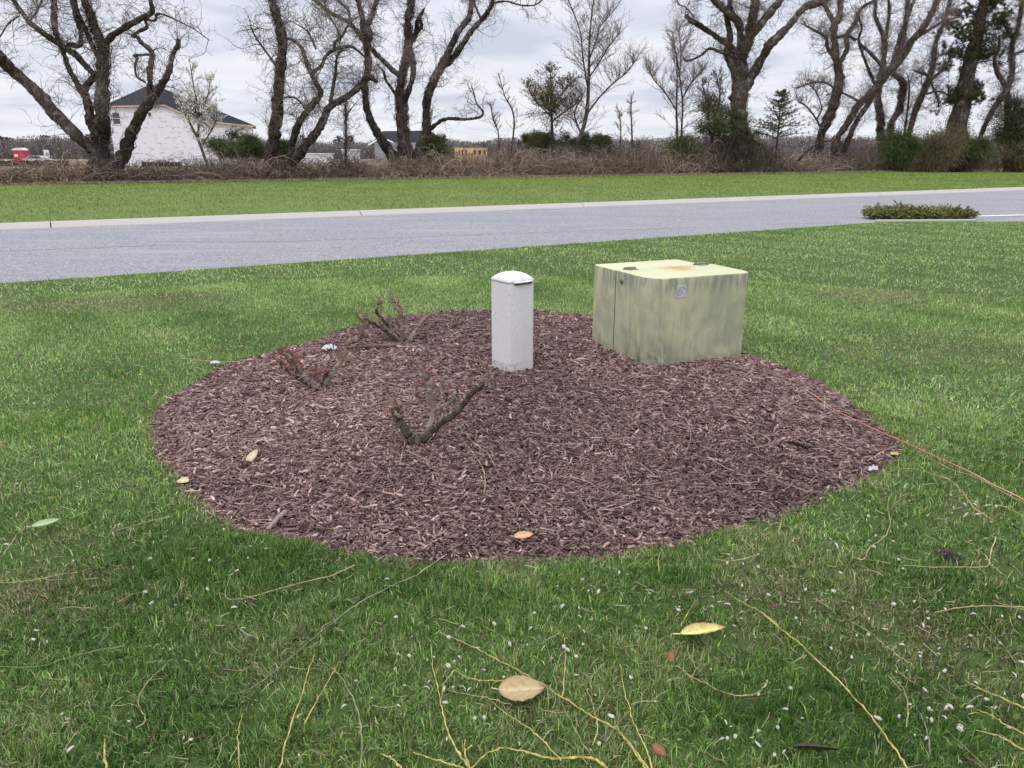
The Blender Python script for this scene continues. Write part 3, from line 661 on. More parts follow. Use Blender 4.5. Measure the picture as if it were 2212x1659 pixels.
# ------------------------------------------------------------------ twigs on the lawn and mulch
def z1(x, y): return (530.9 + .3066 * x, 1150.2 + .3066 * y)
def z2(x, y): return (1061.8 + .3066 * x, 1150.2 + .3066 * y)
def z3(x, y): return (1592.6 + .4135 * x, 973.3 + .4135 * y)
def z0(x, y): return (.4135 * x, 973.3 + .4135 * y)
def zm(x, y): return (309.7 + .36 * x, 619.3 + .36 * y)
def zr(x, y): return (1548.4 + .3 * x, 725.6 + .3 * y)
def zl(x, y): return (.3 * x, 398.2 + .3 * y)
def z00(x, y): return (x, y)
YEL, STR, GRY, PGR = (.52, .43, .16), (.42, .36, .20), (.30, .28, .20), (.27, .30, .13)
TW_ = [
 (z0, [(1180, 1276), (1284, 1251), (1400, 1180), (1560, 1045), (1734, 900), (1870, 800), (2060, 700), (2190, 640), (2310, 585)], .0022, GRY, 'long greyish twig curving across the grass at centre left', [0]),
 (z1, [(485, 860), (440, 980), (390, 1150), (340, 1290), (290, 1450), (225, 1720)], .0022, YEL, 'straight yellow twig reaching the bottom edge left of centre', []),
 (z1, [(660, 910), (600, 1010), (520, 1150), (415, 1340)], .0018, YEL, 'short yellow twig crossing the grey arched twig', []),
 (z1, [(520, 900), (620, 960), (700, 1060), (760, 1180), (800, 1300), (820, 1450), (805, 1720)], .0020, GRY, 'grey arched twig bending down to the bottom edge left of centre', []),
 (z0, [(1225, 625), (1190, 690), (1185, 770), (1300, 765), (1500, 710), (1720, 655), (1850, 600)], .0024, STR, 'hooked straw coloured twig below the left front of the mulch', []),
 (z1, [(1370, 705), (1500, 760), (1650, 830), (1800, 910), (2000, 1015), (2151, 1110), (2350, 1240), (2470, 1310), (2600, 1380), (2690, 1470), (2770, 1570), (2860, 1700)], .0027, YEL, 'longest yellow twig running diagonally past the large tan leaf', []),
 (z1, [(1305, 790), (1320, 950), (1360, 1120), (1380, 1230), (1420, 1380), (1480, 1520), (1570, 1660)], .0027, YEL, 'yellow forked twig left of the large tan leaf', [(1380, 1180), (1400, 1060), (1470, 970)]),
 (z1, [(1590, 1660), (1680, 1570), (1790, 1520), (1900, 1530), (2020, 1560), (2100, 1585), (2230, 1590), (2410, 1585), (2490, 1620), (2600, 1700)], .0036, YEL, 'thick yellow twig lying along the bottom edge at centre', []),
 (z1, [(1540, 1460), (1545, 1560), (1590, 1700)], .0034, YEL, 'stubby yellow twig end standing at the bottom centre', [(1550, 1530), (1590, 1500)]),
 (z1, [(950, 1555), (1040, 1600), (1120, 1700)], .0032, YEL, 'short thick yellow twig end at the bottom left of centre', []),
 (z1, [(1180, 1550), (1300, 1590), (1400, 1620), (1500, 1650), (1600, 1690)], .0026, YEL, 'yellow twig slanting into the bottom edge beside the forked one', []),
 (z1, [(1730, 1195), (1830, 1270), (1950, 1350), (2020, 1400), (2080, 1450), (2160, 1540), (2220, 1600)], .0020, YEL, 'yellow twig starting below the large tan leaf', []),
 (z1, [(1480, 970), (1560, 1020), (1680, 1045), (1830, 1040)], .0016, YEL, 'short thin twig pointing at the stalk of the large tan leaf', []),
 (z1, [(1400, 1105), (1600, 1150), (1720, 1170), (1880, 1220)], .0016, STR, 'thin straw twig just under the stalk of the large tan leaf', []),
 (z2, [(360, 655), (380, 760), (420, 930), (460, 1080), (490, 1190), (560, 1330), (640, 1480), (720, 1600)], .0016, PGR, 'thin greenish twig descending right of the large tan leaf', []),
 (z2, [(505, 715), (520, 830), (515, 980), (500, 1160)], .0017, YEL, 'upright yellow twig right of the large tan leaf', []),
 (z2, [(670, 1095), (710, 1200), (740, 1310), (745, 1400), (710, 1500)], .0018, YEL, 'small forked yellow twig crossing the longest twig', [(740, 1300), (770, 1220), (795, 1160)]),
 (z2, [(905, 925), (930, 1080), (970, 1220), (1000, 1330), (1050, 1450), (1100, 1550), (1140, 1720)], .0024, YEL, 'pale yellow twig meeting the longest twig at the bottom edge', []),
 (z2, [(1020, 1200), (930, 1300), (870, 1380), (800, 1480)], .0016, PGR, 'thin green twig crossing at right angles near the bottom', []),
 (z2, [(865, 1320), (900, 1400), (960, 1480), (1020, 1560), (1110, 1700)], .0026, YEL, 'yellow side twig beside the end of the longest twig', []),
 (z2, [(1230, 940), (1320, 950), (1400, 1010), (1500, 1060), (1620, 1120), (1740, 1150), (1850, 1140), (1920, 1090), (1945, 1040)], .0022, STR, 'hook shaped straw twig below the yellow leaf', []),
 (z2, [(1640, 410), (1750, 480), (1900, 560), (2020, 655)] + [(a * 1.3487 + 1731.5, b_ * 1.3487 - 577) for a, b_ in [(120, 840), (240, 940), (330, 1010), (420, 1100), (540, 1210), (620, 1300), (700, 1390), (780, 1500), (850, 1600), (900, 1700)]], .0026, YEL, 'long yellow brown twig running down to the right bottom corner', []),
 (z2, [(1450, 460), (1400, 540), (1330, 660)], .0017, YEL, 'short yellow twig above the stalk of the yellow leaf', []),
 (z2, [(1570, 190), (1700, 200), (1890, 155)], .0022, STR, 'short pale twig below the right front rim of the mulch', []),
 (z2, [(1190, 140), (1175, 200), (1185, 280)], .0018, YEL, 'short upright twig touching the front rim of the mulch', []),
 (z2, [(980, 155), (1050, 220), (1090, 260)], .0014, PGR, 'faint green twig beside the front rim of the mulch', []),
 (z3, [(805, 230), (785, 290), (800, 370), (770, 450), (700, 500), (660, 565), (610, 558)], .0025, STR, 'crooked S shaped pale twig on the right lawn', [(660, 565), (720, 575), (795, 588)]),
 (z3, [(870, 600), (1050, 610), (1180, 608), (1305, 605), (1320, 550), (1350, 455)], .0026, STR, 'pale twig with an upturned end on the right lawn', [(1308, 585), (1345, 610), (1385, 645)]),
 (z3, [(740, 122), (880, 92), (1000, 115), (1110, 155), (1180, 220), (1240, 300), (1340, 365)], .0021, YEL, 'arched yellow twig starting at the right tip of the mulch', []),
 (z3, [(930, -5), (1100, 90), (1250, 140), (1350, 195), (1498, 275), (1600, 330)], .0022, STR, 'straw twig lying alongside the orange cable', [(1350, 195), (1370, 250), (1410, 300), (1498, 340)]),
 (z3, [(1031, 845), (1170, 820), (1300, 812), (1560, 822)], .0026, STR, 'pale twig lying level at the right edge', [(1330, 780), (1400, 805), (1520, 840)]),
 (z3, [(1240, 850), (1330, 950), (1400, 1030), (1450, 1110)], .0015, GRY, 'thin grey twig below the level twig at the right edge', []),
 (z3, [(570, 880), (690, 950), (800, 1040), (900, 1110)], .0016, STR, 'thin straw twig in the brownish right lawn', []),
 (z3, [(800, 1160), (870, 1250), (895, 1340), (880, 1440)], .0018, STR, 'bent straw twig near the white feather like leaf', []),
 (z3, [(1190, 1200), (1280, 1250), (1400, 1300), (1540, 1365)], .0023, YEL, 'upper of the three yellow twigs at the lower right edge', []),
 (z3, [(1220, 1340), (1320, 1380), (1400, 1430), (1540, 1500)], .0019, YEL, 'middle of the three yellow twigs at the lower right edge', []),
 (z3, [(1250, 1460), (1380, 1500), (1540, 1590)], .0024, YEL, 'lowest of the three yellow twigs at the lower right edge', []),
 (z3, [(920, 1310), (970, 1400), (1000, 1500), (1010, 1590)], .0016, GRY, 'thin grey twig near the bottom right', []),
 (z3, [(1090, 1460), (1200, 1560), (1330, 1690)], .0016, GRY, 'straight grey stem running off the bottom right', []),
 (z0, [(860, 1120), (790, 1190), (730, 1270), (730, 1340), (760, 1410), (710, 1450)], .0018, STR, 'crooked straw twig on the lower left grass', [(730, 1340), (680, 1325), (590, 1335)]),
 (z0, [(-60, 1125), (190, 1130), (330, 1090), (480, 1050), (650, 1020)], .0016, PGR, 'thin green stem on the left grass at mid height', []),
 (z0, [(-60, 692), (100, 685), (250, 660), (400, 635)], .0020, STR, 'pale twig reaching in from the left edge', []),
 (z0, [(160, 380), (90, 440), (20, 540)], .0018, STR, 'short twig beside the grey green leaf at left', []),
 (z0, [(530, 440), (650, 405), (780, 370), (890, 345)], .0016, STR, 'thin twig left of the mulch bed front', []),
 (z0, [(545, 1505), (545, 1570), (558, 1700)], .0034, YEL, 'thick yellow twig end at the bottom left edge', []),
 (z0, [(1270, 1370), (1245, 1480), (1250, 1640), (1262, 1720)], .0022, YEL, 'upright yellow twig touching the bottom edge at left', []),
 (z0, [(210, 125), (140, 190), (125, 215)], .0015, STR, 'tiny pale twig high on the left grass', []),
 (zl, [(150, 1505), (220, 1495), (310, 1525), (390, 1515)], .0024, PGR, 'wavy pale green twig in the dark grass at left', []),
 (zl, [(550, 1500), (640, 1485), (770, 1465)], .0020, PGR, 'slim straight twig left of the mulch rim', []),
 (zl, [(1190, 1280), (1300, 1255), (1450, 1270), (1720, 1302)], .0030, STR, 'pale twig lying over the upper left mulch rim', []),
 (zl, [(400, 700), (470, 715), (540, 712), (500, 745)], .0050, (.42, .45, .42), 'pale forked twig near the road edge at left', []),
 (zm, [(1870, 870), (1930, 960), (1990, 1040), (2030, 1106), (2050, 1180), (2045, 1270)], .0022, STR, 'long curved straw twig right of the nearest pruned bush', []),
 (zm, [(1800, 850), (1900, 870), (1980, 960), (2060, 1020), (2110, 1106)], .0017, STR, 'second curved twig right of the nearest pruned bush', []),
 (zm, [(1580, 900), (1560, 1000), (1540, 1100)], .0016, STR, 'thin twig hanging below the nearest pruned bush', []),
 (zm, [(1330, 910), (1200, 980), (1070, 1055)], .0022, (.30, .2, .16), 'brown twig on mulch left of the nearest pruned bush', []),
 (zm, [(1925, 450), (1960, 510), (2020, 530), (2050, 580)], .0022, STR, 'short pale twig behind the tip of the nearest pruned bush', []),
 (z00, [(1200, 822), (1300, 830), (1400, 860), (1470, 900), (1492, 950), (1478, 990)], .0017, (.36, .26, .2), 'wide arching twig on mulch in front of the green box', []),
 (z00, [(1340, 1080), (1270, 1060), (1200, 1075)], .0017, (.30, .2, .16), 'short brown twig in the middle of the mulch', []),
 (zr, [(440, 330), (590, 400), (700, 490), (850, 580), (960, 680), (990, 740)], .0025, (.42, .32, .23), 'tan twig lying below the orange cable on the mulch', []),
 (zr, [(520, 590), (700, 600), (870, 630)], .0022, (.42, .32, .23), 'short level twig on the right mulch', []),
 (zr, [(1330, 790), (1230, 840), (1080, 930)], .0024, (.42, .32, .23), 'twig at the right tip of the mulch bed', []),
 (zr, [(150, 150 + 900), (330, 1040), (520, 1110), (630, 1150)], .0022, (.34, .25, .2), 'faint twig on the lower right mulch', []),
]
def lawn_pt(px, py, i, lift):
    p = G(px, py); dr = bed_s(p[0], p[1])[1]
    if dr < 0: return GB(px, py) + np.array([0, 0, .022 + lift * .3])
    return G(px, py, .025 + 1.2 * lift)
for fz, pts, r, colr, lab, br in TW_:
    def mk(pts, r, b, taper=True):
        P = np.array([lawn_pt(*fz(*q), i, .012 * random.random()) for i, q in enumerate(pts)])
        n = max(10, len(pts) * 5); P = catmull(P, n)
        P += (rng.normal(0, .0012, P.shape)) * np.array([1, 1, .8])
        R = .8 * r * np.linspace(.4, 1.2, n) * (1 + .5 * (np.arange(n) % 5 == 0)); cc = np.array(colr) * rng.uniform(.55, 1.2, (n, 1)); b.tubes(P[None], R[None], 5, col=cc[None])
        return P
    b = MB(); P = mk(pts, r, b); b.origin = tuple(P[len(P) // 2])
    if br and br[0] != 0: mk(br, r * .7, b)
    tag(b.build('fallen_twig', M['twig']), lab, 'twig', 'twigs fallen on the lawn and mulch')

# sticks and litter on the mulch
def stick(name, a, c, r, colr, lab, lift=.02):
    b = MB(); p, q = GB(*a) + [0, 0, lift], GB(*c) + [0, 0, lift]; P = catmull([p, (p + q) / 2 + np.array([0, 0, .006]), q], 14); P += rng.normal(0, .001, P.shape)
    b.tubes(P, np.linspace(r, r * .75, 14), 7, col=np.array([colr])); b.origin = tuple(p); tag(b.build(name, M['twig']), lab, 'stick')
stick('stick', (856, 750), (745, 758), .010, (.22, .14, .12), 'straight brown stick lying beside the white scrap on the mulch')
stick('stick', (617, 1115), (580, 1153), .010, (.30, .22, .20), 'thick pale stick near the front left rim of the mulch')
stick('stick', (1744 + 0, 977), (1702, 962), .010, (.03, .018, .018), 'short nearly black stick on the right part of the mulch')
M['rag'] = mat('white_scrap', (.52, .52, .53), .8)
def scrap(px, py, s_, lab, flat=.5):
    c_ = GB(px, py) + [0, 0, .02]; b = MB(); n = 14; us = np.linspace(-1, 1, n); X, Y = np.meshgrid(us, us, indexing='ij')
    e_ = np.sqrt(X ** 2 + Y ** 2).clip(1e-3); sc_ = .7 + .6 * vnoise(np.arctan2(Y, X) * 2 + px, X * 0, 3)
    Z = flat * s_ * (fbm(X * 2.5 + px, Y * 2.5, 5) * 1.6 - .3) * (1.15 - .7 * e_.clip(0, 1.3))
    V = np.stack([X * s_ * sc_, Y * s_ * .6 * sc_, Z], -1).reshape(-1, 3) + c_
    i = np.arange(n * n).reshape(n, n); Q = np.stack([i[:-1, :-1], i[1:, :-1], i[1:, 1:], i[:-1, 1:]], -1).reshape(-1, 4)
    b.add(V, Q=Q); b.origin = tuple(c_); tag(b.build('paper_scrap', M['rag'], smooth=True), lab, 'litter')
scrap(712, 760, .05, 'crumpled white scrap on the mulch behind the left pruned bush', 1.2)
scrap(466, 790, .035, 'white scrap at the upper left rim of the mulch bed', .8)
scrap(1885, 1023, .022, 'small white crumpled scrap at the lower right rim of the mulch', 1.6)

# petals
protos = []
def petal_mesh(L, W, curl, seed):
    r = np.random.default_rng(seed); b = MB(); nu, nv = 8, 5; V = []; C = []
    for i in range(nu):
        u_ = i / (nu - 1); wp = max(.15, math.sin(pi * (u_ * .85 + .1)) ** .8)
        for j in range(nv):
            v_ = j / (nv - 1) * 2 - 1; th = (u_ - .5) * curl
            V.append((math.sin(th) / max(curl, .01) * L, v_ * wp * W / 2, math.cos(th) / max(curl, .01) * L * .9 - L * .6 / max(curl, .01) + v_ * v_ * W * -.3))
            f = np.clip(.9 * abs(u_ - .5) * r.uniform(.4, 1.3) + r.uniform(-.1, .15), 0, 1); C.append(np.array((.66, .63, .57)) * r.uniform(.8, 1.05) * (1 - f * .7) + np.array((.38, .23, .17)) * f * .7)
    V = np.array(V); V[:, 2] -= V[:, 2].min(); i = np.arange(nu * nv).reshape(nu, nv); Q = np.stack([i[:-1, :-1], i[1:, :-1], i[1:, 1:], i[:-1, 1:]], -1).reshape(-1, 4)
    b.add(V, Q=Q, col=np.array(C)); o = b.build('fallen_petal', M['petal'], smooth=True); return o
specs = [(.024, .011, 1.6), (.020, .013, .8), (.028, .009, 2.2), (.016, .012, 1.2), (.022, .008, .5), (.018, .010, 2.6)]
for k, sp_ in enumerate(specs):
    protos.append(petal_mesh(*sp_, k))
cl_ = [(1790, 1080, 60), (2080, 1090, 50), (1640, 1210, 60), (2100, 1330, 80), (2050, 1440, 90), (1900, 1350, 80), (1520, 1290, 70), (2150, 1530, 70), (1980, 1560, 80), (1250, 1330, 90), (870, 1440, 90), (1050, 1480, 90), (1600, 1590, 70), (350, 1300, 120), (470, 1220, 40), (1900, 1120, 70), (1800, 1200, 80), (1150, 1400, 120)]
pts = []
while len(pts) < 290:
    if random.random() < .72:
        c_ = random.choice(cl_); px, py = random.gauss(c_[0], c_[2]), random.gauss(c_[1], c_[2] * .6)
    else: px, py = random.uniform(-20, 2230), random.choice((random.uniform(1000, 1680), random.uniform(620, 1100)))
    if not (-40 < px < 2260 and 620 < py < 1680): continue
    p = G(px, py)
    if bed_s(p[0], p[1])[1] < .02 or near_side(p[:1], p[1:2])[0] < .1: continue
    pts.append((px, py))
for k, (px, py) in enumerate(pts):
    src = protos[k % 6]; o = src if k < 6 else src.copy()
    if k >= 6: SC.collection.objects.link(o)
    s_ = random.uniform(.42, 1.05)
    if random.random() < .1: s_ *= 1.35
    o.location = G(px, py, random.uniform(.022, .036)); o.scale = (s_, s_, s_)
    o.rotation_euler = (random.gauss(0, .5), random.gauss(0, .5), random.uniform(0, 6.28))
    look = ('small curled white petal', 'broad white petal', 'strongly curled narrow white petal', 'stubby white petal', 'flat slim white petal', 'tightly rolled white petal')[k % 6]
    if py < 1000: wh = 'on the back lawn ' + ('left of the mulch bed' if px < 1000 else 'right of the green box')
    elif px > 1650: wh = ('below the right tip of the mulch bed' if py < 1180 else 'beside the pale twigs at right' if py < 1330 else 'beside the long yellow brown twig at right' if px < 1950 else 'in the littered lower right grass')
    elif px > 1300: wh = ('near the front rim of the mulch' if py < 1290 else 'around the yellow leaf' if py < 1450 else 'below the hook shaped twig')
    elif px > 950: wh = ('in the grass in front of the mulch' if py < 1400 else 'around the large tan leaf')
    elif px > 550: wh = ('below the long greyish twig' if py > 1380 else 'above the long greyish twig')
    else: wh = ('in the left grass near the grey green leaf' if py < 1250 else 'in the lower left grass')
    tag(o, look + ' ' + wh, 'petal', 'white petals scattered on the lawn')

# ------------------------------------------------------------------ pruned bushes
def cane_tree(base_px, Y, limbs, fz, sc, name, label, knob, red=(), seed=0, twigs=0, dark=()):
    """limbs traced in picture space at the bush's own distance with depth spread"""
    g = GB(*base_px); Y = g[1]; T_ = thing(name, (g[0], g[1], 0), label, 'shrub', 'pruned rose bushes in the mulch bed')
    r = np.random.default_rng(seed); b = MB(); tips = []
    for k, L in enumerate(limbs):
        pts = []; W = []; kk = r.uniform(-.10, .10)
        for q in L:
            px, py = fz(q[0], q[1]); h = max(0, (base_px[1] - py)) * Y / FPX
            pts.append(P3(px, py, Y + kk * min(h * 4, 1.0))); W.append(q[2] * 1.18 * sc / 2 * Y / FPX)
        n = len(pts) * 6; P = catmull(pts, n); P += r.normal(0, .0022, P.shape); R = np.interp(np.linspace(0, 1, n), np.linspace(0, 1, len(W)), W) * (1 + .35 * r.random(n) ** 2)
        cc = np.array((.175, .145, .125)) * (.32 if k in dark else 1) * (.5 + 1.6 * fbm(np.arange(n) * .9, np.full(n, k * 7.), 2))[:, None] * np.where(r.random(n) < .15, .6, 1)[:, None]
        cc = cc * np.array((1, .97, .92)) ; b.tubes(P[None], R[None], 7, col=cc[None], cap=True); tips.append(P)
    for P_ in list(tips):
        for _ in range(6 if len(tips) > 3 else 3):
            i = r.integers(len(P_) // 4, len(P_)); d = unit(P_[i] - P_[i - 1] + r.normal(0, .8, 3) + [0, 0, .4]); l = r.uniform(.04, .14)
            q = walk(P_[i][None], d[None], np.array([l]), 7, .3, r)[0]; b.tubes(q, np.linspace(.0065, .0035, 7), 5, col=np.array([(.22, .165, .13)]) * r.uniform(.4, 1.4))
        for _ in range(5):
            i = r.integers(len(P_) // 4, len(P_)); d = unit(P_[i] - P_[i - 1] + r.normal(0, .7, 3)); l = r.uniform(.015, .05); q = catmull([P_[i], P_[i] + d * l * .5, P_[i] + d * l + [0, 0, l * .3]], 5)
            b.tubes(q, np.linspace(.0045, .003, 5), 5, col=np.array([(.17, .14, .12)]) * r.uniform(.5, 1.3))
    if knob:
        for _ in range(14):
            a = r.uniform(0, 6.28); P = catmull([np.array([g[0], g[1], .0]) + .05 * np.array([cos(a), sin(a), 0]) * r.random(), np.array([g[0] + .045 * cos(a), g[1] + .045 * sin(a), r.uniform(.01, .07)])], 5)
            b.tubes(P, np.linspace(.016, .007, 5), 6, col=np.array([(.05, .035, .03)]))
    b.build('canes', M['twig'], T_)
    b = MB(); allp = np.vstack([t[int(len(t) * .35):] for t in tips]); n = twigs
    s0 = allp[r.integers(0, len(allp), n)]; D = unit(r.normal(0, 1, (n, 3)) + np.array([0, 0, .8])); ln = r.uniform(.02, .075, n)
    S = np.linspace(0, 1, 4)[None, :, None]; P = s0[:, None] + D[:, None] * S * ln[:, None, None] + np.cumsum(r.normal(0, .003, (n, 4, 3)), 1)
    b.tubes(P, np.tile([.0018, .0014, .001, .0006], (n, 1)), 3, col=np.array([(.30, .08, .055)]) * r.uniform(.5, 1.3, (n, 1)))
    nl = n; s1 = P[:, -1]; a = r.normal(0, 1, (nl, 3)); V = np.stack([s1, s1 + unit(a) * .009, s1 + unit(a + r.normal(0, .6, (nl, 3))) * .018], 1)
    b.add(V.reshape(-1, 3), T=np.arange(nl * 3).reshape(-1, 3), col=np.repeat(np.array([(.28, .06, .045)]) * r.uniform(.5, 1.5, (nl, 1)), 3, 0))
    b.build('red_shoots', M['twig'], T_)['kind'] = 'stuff'
cane_tree(zm(1060, 605), 0, [[(1045, 600, 44), (980, 560, 34), (920, 500, 28), (880, 430, 24), (862, 375, 20)], [(1040, 590, 28), (970, 540, 26), (930, 480, 24), (905, 420, 18)],
   [(1090, 590, 30), (1150, 500, 24), (1200, 420, 22), (1216, 360, 18)], [(1010, 590, 22), (900, 530, 16), (840, 480, 14), (815, 450, 14)], [(1030, 590, 24), (1010, 540, 20), (1020, 505, 18)],
   [(1080, 590, 24), (1090, 540, 16), (1120, 500, 12)], [(880, 430, 14), (840, 400, 16), (812, 402, 14)]], zm, .36, 'pruned_rose_bush', 'pruned rose bush with red shoots, leftmost on the mulch', True, seed=1, twigs=260, dark=(3, 5))
cane_tree(zm(1540, 330), 0, [[(1530, 330, 22), (1480, 290, 20), (1420, 240, 17), (1350, 205, 14), (1320, 180, 14)], [(1540, 320, 22), (1500, 270, 20), (1480, 220, 18), (1474, 185, 14)], [(1550, 330, 24), (1552, 240, 22), (1547, 165, 18), (1500, 105, 14)],
   [(1540, 310, 18), (1440, 200, 14), (1397, 150, 13), (1412, 105, 11), (1432, 85, 9)], [(1600, 325, 24), (1640, 250, 20), (1690, 190, 18), (1742, 160, 16)], [(1550, 160, 14), (1535, 120, 12), (1490, 80, 8)]], zm, .36,
   'pruned_rose_bush', 'pruned rose bush at the back rim of the mulch with four spread canes', True, seed=2, twigs=150, dark=(0, 3))
cane_tree(zm(1212, 385), 0, [[(1212, 385, 22), (1240, 330, 26), (1290, 310, 26), (1312, 260, 22), (1315, 200, 16), (1275, 150, 12)], [(1240, 330, 16), (1240, 285, 14)], [(1290, 310, 14), (1330, 300, 12)]], zm, .36,
   'pruned_rose_bush', 'small crooked rose stump between the other two back bushes', False, seed=3, twigs=90)
cane_tree(zm(1640, 940), 0, [[(1620, 935, 48), (1572, 860, 42), (1540, 790, 36), (1510, 712, 30)], [(1540, 790, 22), (1500, 745, 18), (1480, 735, 14)], [(1640, 930, 42), (1715, 850, 34), (1742, 745, 30), (1712, 600, 22), (1690, 530, 20), (1635, 455, 16), (1570, 418, 12)],
   [(1742, 745, 24), (1800, 712, 20), (1862, 678, 16), (1888, 632, 10)], [(1815, 700, 16), (1818, 650, 14), (1812, 610, 9)], [(1670, 925, 40), (1760, 845, 30), (1880, 752, 27), (1960, 655, 26), (2042, 576, 24)], [(1650, 930, 28), (1600, 900, 24), (1590, 870, 18)]],
   zm, .36, 'pruned_rose_bush', 'nearest pruned bush with a long dark cane reaching right', True, seed=4, twigs=60, dark=(0, 4, 5))

# ------------------------------------------------------------------ trees of the hedgerow
def R1(x, y): return (.2666 * x, .2666 * y)
def R2(x, y): return (486.6 + .28 * x, .28 * y)
def R3(x, y): return (1017.5 + .28 * x, .28 * y)
def R4(x, y): return (1592.6 + .2986 * x, .2986 * y)
SCL = {R1: .2666, R2: .28, R3: .28, R4: .2986}
def spawn(Ps, n, r, spread, L, upb=.2, w=None, lo=.15):
    """start points and directions off a set of lines (m,S,3)"""
    m, S, _ = Ps.shape; i = r.integers(0, m, n) if w is None else r.choice(m, n, p=w / w.sum()); k = r.integers(max(1, int(S * lo)), S, n)
    p = Ps[i, k]; d = unit(Ps[i, k] - Ps[i, k - 1]); o = unit(r.normal(0, 1, (n, 3)))
    return p, unit(d * (1 - spread) + o * spread + np.array([0, 0, upb])), i
def bark_col(n, r, lo=.75, hi=1.3): return np.repeat(r.uniform(lo, hi, (n, 1)), 3, 1)

